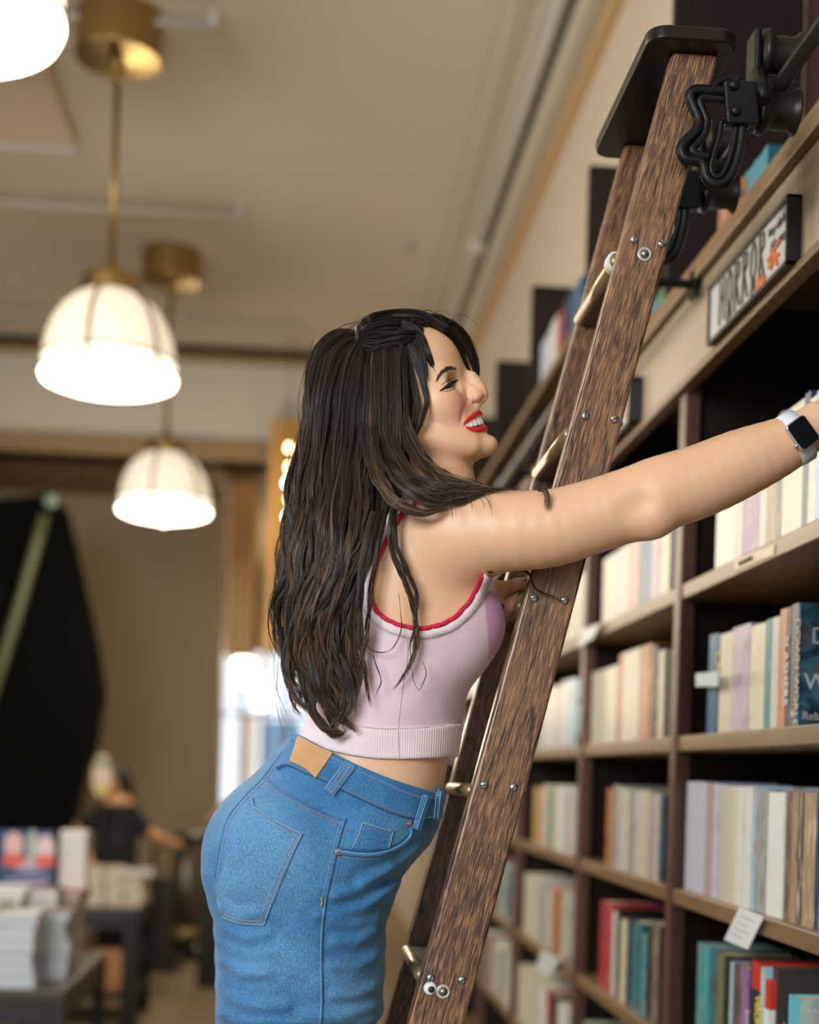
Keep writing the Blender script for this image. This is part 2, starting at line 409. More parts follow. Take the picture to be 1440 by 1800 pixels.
# pipe in the corner along the wall
A = atX(905, 180, .94)
pp = MB(); pp.tube([(.955, 2, CZ - .24), (.955, YB - .3, CZ - .24)], .035, 12)
pp = pp.build('ceiling_pipe', m_grey, smooth=True)
for y in (5.5, 8.4, 10.6): MB().lathe([(.05, -.05), (.05, .05)], (.955, y, CZ - .24), axis=(0, 1, 0), n=16).build('pipe_collar', mat('collar_white', (.6, .58, .55), .5), pp, smooth=True)
tag(pp, 'grey pipe running along the cornice above the cream wall', 'pipe')
# sprinkler heads
for px, py, lb in ((716, 427, 'small sprinkler head on the ceiling near the right cornice'), (22, 492, 'small round sprinkler plate low on the ceiling at the left edge')):
    c_ = ceil_pt(px, py); MBs = MB(); MBs.lathe([(.05, 0), (.045, -.015), (.015, -.02), (.012, -.05), (.025, -.055)], c_, n=16)
    tag(MBs.build('sprinkler_head', m_grey, smooth=True), lb, 'sprinkler')

# ------------------------------------------------------------------ escalator at the left
m_black = mat('black_escalator_cladding', (0.003, 0.003, 0.003), 0.9, spec=.1)
es = empty('escalator')
Ye = 11.0
poly = [(-140, 890), (92, 866), (104, 885), (128, 985), (160, 1130), (172, 1215), (158, 1300), (120, 1462), (-140, 1600)]
MB().prism([atY(a, b, Ye) for a, b in poly], (0, .5, 0)).build('truss_side', m_black, es)
MB().tube([atY(a, b, Ye - .06) for a, b in ((78, 905), (66, 950), (38, 1050), (8, 1150), (-60, 1370))], .045, 10).build('handrail', mat('olive_rubber', (.12, .125, .06), .4), es, smooth=True)
MB().prism([atY(a, b, Ye + .3) for a, b in ((163, 1190), (176, 1230), (150, 1400), (132, 1600), (60, 1600), (104, 1460))], (0, .15, 0)).build('end_panel', mat('brown_end_panel', (.09, .05, .015), .6), es)
MB().lathe([(.05, -.03), (.055, 0), (.05, .03)], atY(90, 880, Ye - .05), axis=(0, 1, 0), n=20).build('handrail_return', mat('pale_green_cap', (.30, .40, .33), .4), es, smooth=True)
# struts down to the floor so that it stands
MB().box((atY(-120, 1400, 11)[0], 11.02, 0), (atY(90, 1400, 11)[0], 11.48, atY(0, 1470, 11)[2])).build('base_plinth', m_black, es)
tag(es, 'black escalator side rising behind the book tables with olive handrail', 'escalator')

# ------------------------------------------------------------------ book tables at the left
m_tblack = mat('black_table_paint', (0.012, 0.011, 0.010), 0.45)
m_tdark = mat('dark_table_top', (0.06, 0.045, 0.035), 0.35)
def table(x0, x1, y0, y1, top, label, shelf=None, leg=.05):
    t = empty('display_table')
    MB().box((x0, y0, top - .04), (x1, y1, top)).build('tabletop', m_tdark, t, bevel=.004)
    for x in (x0 + leg / 2, x1 - leg / 2):
        for y in (y0 + leg / 2, y1 - leg / 2):
            MB().box((x - leg / 2, y - leg / 2, 0), (x + leg / 2, y + leg / 2, top - .04)).build('leg', m_tblack, t, bevel=.003)
    a = MB(); a.box((x0 + .02, y0 + .01, top - .13), (x1 - .02, y0 + .03, top - .04)); a.box((x1 - .03, y0 + .02, top - .13), (x1 - .01, y1 - .02, top - .04)); a.build('apron', m_tblack, t)
    if shelf: MB().box((x0 + .01, y0 + .01, shelf - .03), (x1 - .01, y1 - .01, shelf)).build('lower_shelf', m_tblack, t)
    tag(t, label, 'table'); return t
def atYf(px, Y): return atY(px, 1500, Y)[0]
T1x1 = atY(152, 1700, 5.9)[0]
table(-2.3, T1x1, 5.35, 6.5, .76, 'near black display table crowded with stacked books, bottom left corner', shelf=.2)
# riser on the near table
rz = atY(50, 1592, 6.3)[2]
T2x0 = atY(150, 1600, 8.9)[0]; T2x1 = atY(250, 1600, 8.9)[0]
table(T2x0 - .35, T2x1, 8.7, 9.5, atY(200, 1590, 8.9)[2], 'far black display table with pale book stacks in front of the dark-haired person', shelf=.22, leg=.09)

PAPER = {}
def paper(c, n): return mat('paper_' + n, c, .8, noise=.06, nscale=60, stretch=(1, 1, 30))
m_p1 = paper((.72, .70, .66), 'white'); m_p2 = paper((.66, .58, .44), 'cream'); m_p3 = paper((.50, .56, .62), 'bluewhite')
def flatbook(c, w, d, h, col, m_pages, label, rot=0.0, group=None):
    """book lying flat, centre of its underside c; spine away from the camera, page edges towards it"""
    m_c = mat('cover_%02d_%02d_%02d' % tuple(int(x * 99) for x in col), col, .4)
    t = min(.003, h * .12)
    b = MB(); b.box((-w / 2, -d / 2, 0), (w / 2, d / 2, t)); b.box((-w / 2, -d / 2, h - t), (w / 2, d / 2, h)); b.box((-w / 2, d / 2 - t, t), (w / 2, d / 2, h - t))
    o = b.build('stacked_book', m_c)
    p = MB(); p.box((-w / 2 + .004, -d / 2 + .004, t), (w / 2 - .004, d / 2 - t, h - t)); p.build('page_block', m_pages, o)
    o.location = c; o.rotation_euler = (0, 0, rot)
    tag(o, label, 'book', group); return o
def stack(px, Y, z0, n, hs, w, d, cols, mp, where, rot=0, ordn=('bottom', 'second', 'third', 'fourth', 'fifth', 'sixth', 'seventh', 'eighth')):
    x = atY(px, 1500, Y)[0]; z = z0
    for i in range(n):
        h = hs[i % len(hs)]; col, cn = cols[i % len(cols)]
        nm = ordn[i] if i < n - 1 else 'topmost'
        flatbook((x + RND.uniform(-.008, .008), Y + RND.uniform(-.008, .008), z), w, d, h, col, mp, '%s-covered book, %s in the %s' % (cn, nm, where), rot + RND.uniform(-.06, .06), 'books stacked on the display tables')
        z += h
    return z
WH = ((.62, .63, .64), 'white'); NV = ((.05, .08, .15), 'navy'); GRY = ((.35, .34, .33), 'grey'); RD = ((.35, .06, .04), 'red'); CR = ((.6, .55, .45), 'cream'); BK = ((.03, .03, .03), 'black'); BRN = ((.16, .11, .09), 'brown')
zt = .76
z = stack(38, 5.5, zt, 6, (.05, .045, .04), .17, .23, (WH, GRY, WH), m_p3, 'front white stack at the left edge')
stack(-30, 5.55, zt, 7, (.045, .04), .17, .23, (GRY, WH), m_p1, 'stack cut by the left frame edge')
stack(98, 5.72, zt, 7, (.035, .04), .15, .22, (BRN, GRY), m_p3, 'brown-grey stack right of the front white stack')
stack(10, 5.88, zt, 10, (.035, .032), .2, .24, (WH, BRN, GRY), m_p1, 'tall stack behind the front white stack', ordn=('bottom', 'second', 'third', 'fourth', 'fifth', 'sixth', 'seventh', 'eighth', 'ninth'))
stack(72, 5.95, zt, 9, (.04, .032), .17, .23, (GRY, WH, BRN), m_p1, 'tall stack under the small cream book', ordn=('bottom', 'second', 'third', 'fourth', 'fifth', 'sixth', 'seventh', 'eighth'))
zz = stack(115, 6.25, zt, 7, (.045, .038), .16, .23, (RD, RD, BRN), m_p1, 'red stack at the right corner of the near table')
# riser carrying the display books
rx0, rx1 = atY(-60, 1600, 6.3)[0], atY(100, 1600, 6.3)[0]
r_ = MB().box((rx0, 6.14, .76), (rx1, 6.45, rz - .0)).build('display_riser', mat('white_riser', (.45, .42, .4), .6), bevel=.004)
tag(r_, 'pale box riser on the near table under the colourful cover', 'riser')
# colourful display book (generic cover design)
A = atY(-4, 1582, 6.28); B = atY(97, 1452, 6.28)
hb = B[2] - A[2]; wb = B[0] - A[0]
def cover_mat(name, seed, cols, sc=9):
    m = bpy.data.materials.new(name); m.use_nodes = True; nt = m.node_tree; b = nt.nodes['Principled BSDF']
    tc = N(nt, 'ShaderNodeTexCoord'); mp = N(nt, 'ShaderNodeMapping'); mp.inputs['Location'].default_value = (seed, seed * 1.7, seed * .3)
    nt.links.new(tc.outputs['Object'], mp.inputs[0])
    n = N(nt, 'ShaderNodeTexNoise'); n.inputs['Scale'].default_value = sc; n.inputs['Detail'].default_value = 2; n.inputs['Distortion'].default_value = 1.0
    nt.links.new(mp.outputs[0], n.inputs['Vector'])
    k = len(cols); r = ramp(nt, n.outputs['Fac'], [(0.30 + .42 * i / max(1, k - 1), c) for i, c in enumerate(cols)])
    nt.links.new(r.outputs[0], b.inputs['Base Color']); b.inputs['Roughness'].default_value = .35
    MATS[name] = m; return m
m_disp = mat('navy_cover_art', (.03, .07, .16), .35, noise=.5, nscale=12)
db = MB().box((A[0], 6.26, rz), (B[0], 6.285, rz + hb)).build('display_book', m_disp, bevel=.002)
tag(db, 'large navy display book with red and white figures, standing on the riser', 'book')
def blob(px, py, rx, rz_, colr, nm, Y=6.258):
    c_ = atY(px, py, Y); V = [(c_[0] + rx * math.cos(t), Y, c_[2] + rz_ * math.sin(t)) for t in np.linspace(0, 2 * math.pi, 20, endpoint=False)]
    MB().prism(V, (0, .001, 0)).build('cover_art', mat(nm, colr, .4), db)
blob(24, 1485, .040, .055, (.75, .45, .42), 'art_pink', 6.2585); blob(24, 1512, .05, .03, (.70, .10, .05), 'art_red', 6.2575)
blob(57, 1490, .022, .08, (.42, .46, .36), 'art_sage', 6.258); blob(80, 1492, .038, .06, (.75, .55, .55), 'art_rose', 6.2575)
blob(78, 1514, .045, .028, (.75, .10, .05), 'art_red', 6.2565); blob(50, 1520, .07, .03, (.45, .40, .50), 'art_lilac', 6.2588)
q = MB(); c_ = atY(-4, 1563, 6.257); c2 = atY(97, 1552, 6.257); q.prism([(A[0], 6.257, rz + .002), (B[0], 6.257, rz + .002), (B[0], 6.257, rz + .055), (A[0], 6.257, rz + .012)], (0, .001, 0)); q.build('cover_band', mat('art_yellow', (.40, .36, .06), .4), db)
for i, yy in enumerate((1542, 1552)):
    q = MB(); a_ = atY(12, yy + 5, 6.256); b2 = atY(84, yy, 6.256); q.obox((a_ + b2) / 2, (b2 - a_) / 2, (0, .0006, 0), (0, 0, .006)); q.build('title_bar', mat('art_mauve', (.45, .35, .55), .4), db)
# standing white book
A = atY(103, 1577, 6.3); B = atY(153, 1462, 6.3)
wbk = MB().box((A[0], 6.29, A[2]), (B[0], 6.36, B[2])).build('standing_book', m_p1, bevel=.003)
tag(wbk, 'thick white book standing upright beside the colourful display book', 'book')
MB().box((A[0] - .004, 6.36, A[2]), (B[0] + .004, 6.368, B[2] + .004)).build('back_cover', mat('white_cover', (.6, .58, .56), .4), wbk)
MB().box((A[0], 6.285, A[2]), (B[0], 6.372, A[2] + .012)).build('red_base_edge', mat('red_edge', (.5, .08, .05), .5), wbk)
sp = MB().box((A[0] - .01, 6.24, zz), (B[0] + .01, 6.40, A[2])).build('book_box', mat('red_box', (.30, .06, .04), .5), bevel=.003)
tag(sp, 'red box under the standing white book on the near table', 'box')

# far table books
zt2 = atY(200, 1590, 8.9)[2]
CRM = m_p2
for k, (px, n, lab) in enumerate(((172, 5, 'left pale stack on the far table'), (205, 5, 'middle pale stack on the far table'), (238, 4, 'right pale stack on the far table'))):
    stack(px, 8.9, zt2, n, (.045, .05), .115, .2, (CR, WH), CRM, lab)
c_ = atY(238, 1527, 8.9)
flatbook((c_[0] + .02, 8.88, zt2 + .19), .19, .2, .035, (.55, .48, .5), m_p1, 'wide pinkish-white book lying across the right pale stack', .1, 'books stacked on the display tables')
for i in range(6):
    c_ = atY(160, 1628, 8.2)
    flatbook((atY(158, 1600, 7.0)[0] + .004 * (i % 2), 6.45 + 0.0, zt + .0 + .03 * i), .10, .09, .03, (.55, .5, .4), m_p2, '%s of the small cream notebooks at the near table corner' % ('bottom', 'second', 'third', 'fourth', 'fifth', 'topmost')[i], RND.uniform(-.1, .1), 'cream notebooks')
# red framed book on the lower shelf of the far table
A = atY(168, 1742, 8.75); B = atY(217, 1668, 8.75)
o = MB().box((A[0], 8.76, .22), (B[0], 8.79, .22 + B[2] - A[2])).build('shelf_poster_book', cover_mat('rust_cover', 3, ((.25, .05, .02), (.5, .16, .05), (.42, .30, .16), (.3, .08, .03)), 26), bevel=.002)
tag(o, 'rust-red book standing on the low shelf of the far table', 'book')
# steel bin and dark stand
c_ = atY(324, 1645, 12.0)
b_ = empty('waste_bin'); b_.location = (c_[0], 12.0, 0)
MB().lathe([(.17, 0), (.17, .10), (.10, .12)], (0, 0, 0), n=28).build('bin_base', m_tblack, b_, bevel=.004)
MB().lathe([(.105, .12), (.105, .98)], (0, 0, 0), n=28).build('steel_body', mat('bin_steel', (.16, .14, .12), .35, metal=.8), b_, smooth=True)
MB().lathe([(.12, .98), (.12, 1.03), (.05, 1.06)], (0, 0, 0), n=28).build('bin_lid', m_tblack, b_, bevel=.004)
MB().lathe([(.108, .16), (.108, .26)], (0, 0, 0), n=28).build('gold_band', mat('bin_band', (.42, .32, .15), .4, metal=.5), b_, smooth=True)
tag(b_, 'tall steel cylinder bin with black lid beside the dark-haired person', 'bin')
c_ = atY(288, 1645, 11.3)
b_ = empty('trolley'); b_.location = (c_[0], 11.3, 0)
MB().box((-.10, -.2, .08), (.12, .2, .12)).build('trolley_deck', m_tblack, b_, bevel=.005)
MB().tube([(-.08, -.15, .1), (-.08, -.15, .95), (.12, -.15, 1.08)], .018, 8).build('trolley_handle', m_tblack, b_, smooth=True)
MB().box((-.07, -.14, .12), (.06, .14, .72)).build('trolley_box', mat('trolley_crate', (.03, .025, .02), .6), b_, bevel=.004)
for x in (-.07, .09):
    MB().lathe([(.04, -.012), (.04, .012)], (x, -.17, .04), axis=(0, 1, 0), n=16).build('caster', m_tblack, b_)
for yy, zz_ in ((1510, .035), (1532, .04)):
    c2 = atY(287, yy, 11.0); MB().lathe([(zz_, -.008), (zz_, .008)], (c2[0] - c_[0], -.16, c2[2]), axis=(0, 1, 0), n=20).build('round_knob', mat('tan_knob', (.22, .13, .06), .5), b_)
tag(b_, 'black trolley held by the dark-haired person, left of the steel bin', 'trolley')
c_ = atY(385, 1500, 10.5)
b_ = empty('dark_stand'); b_.location = (c_[0], 10.5, 0)  # plain dark stand of no identified kind
MB().box((-.13, -.1, 0), (.2, .2, atY(380, 1472, 10.5)[2])).build('post_body', m_tblack, b_, bevel=.01)
MB().box((-.16, -.13, atY(380, 1472, 10.5)[2]), (.23, .23, atY(380, 1464, 10.5)[2])).build('post_top', m_tblack, b_, bevel=.01)
tag(b_, 'dark stand half hidden behind her jeans', 'stand')
p0 = [atY(a, b, 10.4) for a, b in ((358, 1452), (372, 1446), (395, 1428), (425, 1405))]
cp = MB().tube(p0, [.025, .05, .06, .06], 12).build('beige_object', mat('beige_matte', (.30, .20, .14), .8), smooth=True)  # unidentified pale beige thing, modelled as a tapered roll
tag(cp, 'pale beige object lying on the dark stand', 'object')
# ------------------------------------------------------------------ bookcases along the right wall
XF = 0.82; XBK = 1.12
Z_ = {'A': 2.033, 'B': 1.700, 'C': 1.366, 'D': 1.030, 'E': .695, 'F': .36}
ZFB, ZFT = 2.468, 2.655        # fascia
ZLEDGE = 2.680
ZTOP = 3.48; ZUP = 3.03
def Yof(px, X=XF, py=1300): return atX(px, py, X)[1]
m_div = mat('shade_darkened_walnut', (0.018, 0.0095, 0.007), 0.65, spec=.2, noise=.35, nscale=5, stretch=(8, 8, 1))  # dark wood, darkened further so its colour carries the bays' shade
m_edge = mat('walnut_shelf_edge', (0.20, 0.125, 0.062), 0.38, noise=.22, nscale=14, stretch=(1, .6, 6), bump=.1)  # lighter brown carries the reflected sheen of the glossy edges
m_face = mat('walnut_face_frame', (0.105, 0.050, 0.036), 0.4, noise=.3, nscale=6, stretch=(8, 8, 1))
m_fasc = mat('sheen_walnut_fascia', (0.38, 0.31, 0.225), 0.5, noise=.12, nscale=5, stretch=(1, .5, 8))  # wood lightened: the pale wall's reflection is put into the colour
m_in = mat('shadowed_back_board', (0.006, 0.005, 0.005), 0.8, spec=.2)  # compartment shade put into the near-black colour
DIV = [1.05, 2.08, 3.115, 4.16, 5.38, 6.37, 7.4, 8.4]; D1 = 3.115
UPY = [1.2, 2.3, 3.33, 4.33, 5.41, 6.41, 7.43, 8.43]
BAYNAME = {-1: 'bay beside the camera', 0: 'nearest bay', 1: 'second bay', 2: 'third bay', 3: 'fourth bay', 4: 'fifth bay', 5: 'sixth bay'}
for k in range(-1, 6):
    y0, y1 = DIV[k + 1], DIV[k + 2]
    b = empty('bookcase')
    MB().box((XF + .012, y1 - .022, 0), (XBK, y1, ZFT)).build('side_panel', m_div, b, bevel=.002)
    MB().box((XF - .004, y1 - .050, 0), (XF + .030, y1, ZFB)).build('face_frame', m_face, b, bevel=.003)
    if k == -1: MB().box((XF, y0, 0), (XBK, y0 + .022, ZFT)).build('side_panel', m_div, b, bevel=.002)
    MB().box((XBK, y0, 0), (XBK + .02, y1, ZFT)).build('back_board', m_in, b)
    for nm, z in Z_.items():
        MB().box((XF, y0 + .001, z - .034), (XBK, y1 - .022, z)).build('shelf', m_edge, b, bevel=.003)
    MB().box((XF - .012, y0, ZFB), (XF + .012, y1, ZFT)).build('fascia', m_fasc, b, bevel=.004)
    MB().box((XF - .022, y0, ZFB - .012), (XF + .01, y1, ZFB + .006)).build('fascia_bead', m_edge, b, bevel=.003)
    MB().box((XF - .03, y0, ZFT), (XBK + .02, y1, ZLEDGE)).build('ledge', m_edge, b, bevel=.004)
    yu = UPY[k + 2]; yu0 = UPY[k + 1]; lower = b; b = empty('upper_shelf_unit')
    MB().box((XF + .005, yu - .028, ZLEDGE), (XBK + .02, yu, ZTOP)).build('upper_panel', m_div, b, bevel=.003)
    if k > 0: MB().box((XF, yu0 + .001, ZUP - .03), (XBK + .02, yu - .03, ZUP)).build('upper_shelf', m_edge, b, bevel=.003)
    tag(b, {-1: 'upper dark panel unit beside the camera, out of frame', 0: 'upper dark panel at the top right, behind the ladder top', 1: 'upper dark panel unit just left of the ladder top', 2: 'upper dark panel unit with white and red books beside the ladder', 3: 'upper dark panel unit right of her forehead', 4: 'far upper dark panel unit beyond her forehead', 5: 'farthest upper dark panel unit, mostly hidden by her head'}[k], 'shelf unit', 'upper panel units'); b = lower
    MB().box((XF - .025, y0, ZLEDGE), (XF - .012, y1, ZLEDGE + .022)).build('lip', m_edge, b, bevel=.002)
    MB().box((XF - .006, y0, 0), (XF + .02, y1, .10)).build('plinth', m_face, b, bevel=.002)
    tag(b, {-1: 'dark walnut bookcase bay beside the camera, mostly out of frame', 0: 'nearest dark walnut bookcase bay, under the sign reading HORROR', 1: 'second walnut bookcase bay, framed right behind the ladder',
            2: 'third walnut bookcase bay, seen through and beside the ladder', 3: 'fourth walnut bookcase bay, behind the ladder rungs', 4: 'fifth walnut bookcase bay, between her face and the ladder', 5: 'sixth and farthest walnut bookcase bay'}[k], 'bookcase', 'walnut bookcases')
# dark upper back board in the nearest bays
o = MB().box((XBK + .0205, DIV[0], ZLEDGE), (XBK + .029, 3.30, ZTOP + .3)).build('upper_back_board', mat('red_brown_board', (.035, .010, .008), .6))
tag(o, 'dark red-brown board behind the top row of books', 'board')

# ---- books
CN = {'white': (.66, .68, .66), 'cream': (.60, .57, .47), 'ivory': (.55, .53, .44), 'lavender': (.52, .56, .72), 'grey': (.33, .34, .34), 'pale grey': (.50, .50, .49),
      'purple': (.28, .16, .34), 'lilac': (.45, .38, .50), 'blue': (.05, .13, .24), 'teal': (.04, .19, .24), 'navy': (.02, .04, .09), 'black': (.012, .014, .018), 'brown': (.13, .09, .07), 'tan': (.34, .25, .17),
      'orange': (.50, .17, .05), 'red': (.45, .03, .04), 'green': (.06, .22, .14), 'olive': (.18, .18, .10), 'pink': (.50, .30, .32), 'light blue': (.32, .50, .62), 'copper': (.30, .12, .05), 'dark teal': (.02, .07, .08), 'yellow': (.5, .38, .08), 'aqua': (.06, .30, .34)}
def spine_mat(cn, var):
    nm = 'spine_%s_%d' % (cn.replace(' ', '_'), var)
    if nm in MATS: return MATS[nm]
    c = CN[cn]; rr = random.Random(nm)
    acc = rr.choice([tuple(x * .45 for x in c), tuple(min(.7, x * 1.6 + .04) for x in c), (.45, .43, .38), (.05, .06, .08), (.35, .22, .12)])
    m = bpy.data.materials.new(nm); m.use_nodes = True; nt = m.node_tree; b = nt.nodes['Principled BSDF']
    tc = N(nt, 'ShaderNodeTexCoord'); mp = N(nt, 'ShaderNodeMapping'); mp.inputs['Location'].default_value = (0, 0, var * 3.7 + .1)
    mp.inputs['Scale'].default_value = (1, 7, 1.0)
    nt.links.new(tc.outputs['Object'], mp.inputs[0])
    n = N(nt, 'ShaderNodeTexNoise'); n.inputs['Scale'].default_value = 16; n.inputs['Detail'].default_value = 3
    nt.links.new(mp.outputs[0], n.inputs['Vector'])
    th = .66 if cn in ('white', 'cream', 'ivory', 'lavender', 'pale grey') else .56
    r = ramp(nt, n.outputs['Fac'], [(th, c), (th + .05, acc)])
    nt.links.new(r.outputs[0], b.inputs['Base Color']); b.inputs['Roughness'].default_value = .38
    MATS[nm] = m; return m
BOOKN = {}
ORD = ['first', 'second', 'third', 'fourth', 'fifth', 'sixth', 'seventh', 'eighth', 'ninth', 'tenth', 'eleventh', 'twelfth', 'thirteenth', 'fourteenth', 'fifteenth', 'sixteenth', 'seventeenth', 'eighteenth', 'nineteenth', 'twentieth', 'twenty-first', 'twenty-second', 'twenty-third', 'twenty-fourth']
SHELFN = {'L': 'top ledge', 'A': 'top shelf', 'B': 'second shelf', 'C': 'third shelf', 'D': 'fourth shelf', 'E': 'fifth shelf'}
def shelf_book(y0, y1, z, cn, h, dep=.15, set_=.02, lean=0.0, var=0, parts=True, label='', group='books on the walnut bookcases', front=None, spine=None, tw=0.0):
    """upright book: spine faces -X, near cover faces -Y; y0 near side, y1 far side"""
    t = max(.006, y1 - y0 - .0008); g = .0018
    mc = spine or spine_mat(cn, var)
    b = MB()
    b.box((0, 0, 0), (g, t, h)); b.box((g, 0, 0), (dep, g, h), 1 if front else 0); b.box((g, t - g, 0), (dep, t, h))
    if not parts: b.box((g, g, .002), (dep - .004, t - g, h - .003), 2 if front else 1)
    mats = [mc] + ([front] if front else []) + ([] if parts else [m_p2])
    o = b.build('book', mats)
    if parts:
        MB().box((g, g, .002), (dep - .004, t - g, h - .003)).build('page_block', m_p2, o)
    o.location = (XF + set_, y0, z + .0005); o.rotation_euler = (lean, 0, tw)
    if lean > 0: pass
    tag(o, label, 'book', group); return o
def place_row(bay, lv_, specs, parts=True, zone=None):
    """specs: far->near list (left to right in view) of (colour, px0, px1, height, lean_px) using px positions at the shelf"""
    z = ZLEDGE if lv_ == 'L' else Z_[lv_]; out = []
    for i, s in enumerate(specs):
        cn, x0, x1, h = s[:4]; kw = s[4] if len(s) > 4 else {}
        py = PPY - (z - 1.6) / XF * ((x0 + x1) / 2 - 530)
        yf = atX(x0, py, XF + .02)[1]; yn = atX(x1, py, XF + .02)[1]
        if lv_ != 'L':
            ya_, yb_ = DIV[bay + 1], DIV[bay + 2] - (.0225 if False else .052)
            yn, yf = max(yn, ya_ + .002), min(yf, yb_)
            if yf - yn < .012: continue
        lab = kw.pop('label', None) or '%s-spined book, %s from left on the %s of the %s' % (cn, ORD[i], SHELFN[lv_], BAYNAME[bay])
        out.append(shelf_book(yn, yf, z, cn, h, label=lab, var=i % 4, parts=parts, **kw))
    return out
R = place_row
R(0, 'A', [('white', 1258, 1292, .235), ('pale grey', 1292, 1305, .22), ('purple', 1306, 1333, .225), ('pale grey', 1334, 1346, .21), ('tan', 1346, 1364, .215), ('dark teal', 1364, 1374, .235), ('cream', 1374, 1409, .23),
           ('navy', 1410, 1420, .235), ('cream', 1420, 1431, .22), ('light blue', 1431, 1450, .225), ('black', 1452, 1470, .22), ('cream', 1471, 1500, .21), ('teal', 1500, 1540, .225), ('white', 1542, 1590, .22)])
B_ = R(0, 'B', [('blue', 1242, 1258, .205, dict(lean=.03)), ('ivory', 1262, 1284, .20), ('lilac', 1284, 1315, .205), ('cream', 1316, 1342, .197), ('teal', 1343, 1352, .20), ('pale grey', 1353, 1366, .20), ('orange', 1367, 1379, .21), ('navy', 1380, 1386, .21)])
C_ = R(0, 'C', [('lavender', 1203, 1238, .235), ('pink', 1239, 1249, .232), ('lavender', 1250, 1259, .232), ('pale grey', 1260, 1270, .23), ('ivory', 1270, 1281, .228), ('cream', 1281, 1291, .228), ('white', 1291, 1304, .228), ('white', 1305, 1318, .228), ('light blue', 1319, 1325, .23),
                ('grey', 1326, 1344, .225), ('white', 1346, 1374, .22), ('brown', 1377, 1388, .222), ('tan', 1388, 1398, .222), ('brown', 1398, 1408, .222), ('tan', 1409, 1429, .222), ('navy', 1431, 1438, .225), ('light blue', 1439, 1470, .225), ('grey', 1471, 1500, .22), ('white', 1501, 1540, .22)])
D_ = R(0, 'D', [('aqua', 1222, 1232, .235), ('aqua', 1232, 1243, .235), ('teal', 1243, 1254, .235), ('olive', 1255, 1268, .232), ('black', 1269, 1278, .23), ('light blue', 1279, 1284, .225), ('brown', 1285, 1297, .225), ('purple', 1297, 1311, .225),
                ('black', 1313, 1331, .245), ('light blue', 1332, 1337, .24), ('white', 1338, 1349, .22)])
# the rest of the near shelf: face-angled books at the right edge
def front_book(px0, px1, lv_, h, set_, mcov, mspine, label, t=.03, w=.14, parts=True, tw=-0.0):
    z = Z_[lv_]; py = PPY - (z - 1.6) / XF * (px0 - 530)
    y = atX(px0, py, XF + set_)[1]
    return shelf_book(y - t, y, z, 'navy', h, dep=w, set_=set_, label=label, front=mcov, spine=mspine, parts=True, tw=tw)
m_dw = cover_mat('night_blue_cover', 1.3, ((.008, .018, .03), (.02, .06, .09), (.05, .15, .20), (.10, .07, .05)), 18)
m_dws = mat('grey_brown_spine', (.11, .095, .08), .4, noise=.2, nscale=30)
dw = front_book(1387, 1400, 'B', .212, .02, m_dw, m_dws, 'dark blue novel with title DOWN WORLD standing at the right frame edge', t=.035, w=.15)
m_tx = mat('pale_cover_lettering', (.50, .55, .56), .5); m_tx2 = mat('cream_spine_lettering', (.45, .42, .36), .5)
m_edgeb = mat('blue_jacket_edge', (.16, .30, .48), .4)
MB().box((-.0005, -.0015, 0), (.003, .0, .212)).build('jacket_edge', m_edgeb, dw)
def on_book(o, s, size, loc, right, up, m, **k):
    t = text(s, size, loc, right, up, m, parent=o, name=k.pop('name', 'title_lettering'), **k); return t
for i, (a_, z_) in enumerate((('D O W N', .118), ('W O R L D', .052 + .012))):
    on_book(dw, a_, .040, (.022 if i == 0 else .012, -.002, z_ + (.025 if i == 0 else 0)), (1, 0, 0), (0, 0, 1), m_tx)
on_book(dw, 'Rebecca Phillips', .020, (.010, -.002, .012), (1, 0, 0), (0, 0, 1), m_tx2)
on_book(dw, 'DOWN WORLD', .026, (-.001, .006, .185), (0, 0, -1), (0, -1, 0), m_tx2, bold=.0004)
MB().box((-.0012, .010, .018), (0, .022, .028)).build('publisher_mark', m_tx2, dw)
# lettering on other near spines
def spine_text(o, s, size, z0, m, y=.004, bold=0.0):
    on_book(o, s, size, (-.0008, y, z0), (0, 0, -1), (0, -1, 0), m, bold=bold)
m_yel = mat('yellow_lettering', (.75, .55, .08), .5); m_redl = mat('red_lettering', (.55, .03, .03), .5); m_wht = mat('white_lettering', (.65, .65, .62), .5); m_blk = mat('black_lettering', (.02, .02, .02), .5)
spine_text(B_[0], 'LA', .045, .17, m_yel, .004); spine_text(B_[6], 'SLASHERS', .028, .16, m_wht, .004, .0003)
m_redc = mat('red_cap_band', (.50, .035, .02), .4)
bk = D_[8]
MB().box((-.001, -.001, .195), (.14, .046, .246)).build('red_head_band', m_redc, bk)
spine_text(bk, 'YOUNG HAND', .021, .185, m_yel, .020, .0004)
spine_text(bk, 'MANN', .021, .185, m_yel, .004, .0004)
q = MB(); q.prism([(-.001, .005, .03), (-.001, .030, .022), (-.001, .034, .052), (-.001, .018, .062), (-.001, .006, .05)], (.0008, 0, 0)); q.build('red_emblem', m_redl, bk)
spine_text(D_[10], 'PASTIN', .022, .10, m_redl, .003, .0003); spine_text(D_[7], 'SWORD CATCHER', .016, .15, m_wht, .004)
MB().box((-.001, -.001, .17), (.13, .026, .222)).build('red_top_band', m_redc, D_[10])
m_xb = mat('dark_brown_cover', (.055, .04, .033), .4, noise=.2, nscale=20)
xb_ = front_book(1352, 1362, 'D', .245, .03, m_xb, m_xb, 'dark brown hardback with two crossed pale blades on its cover', t=.03, w=.12)
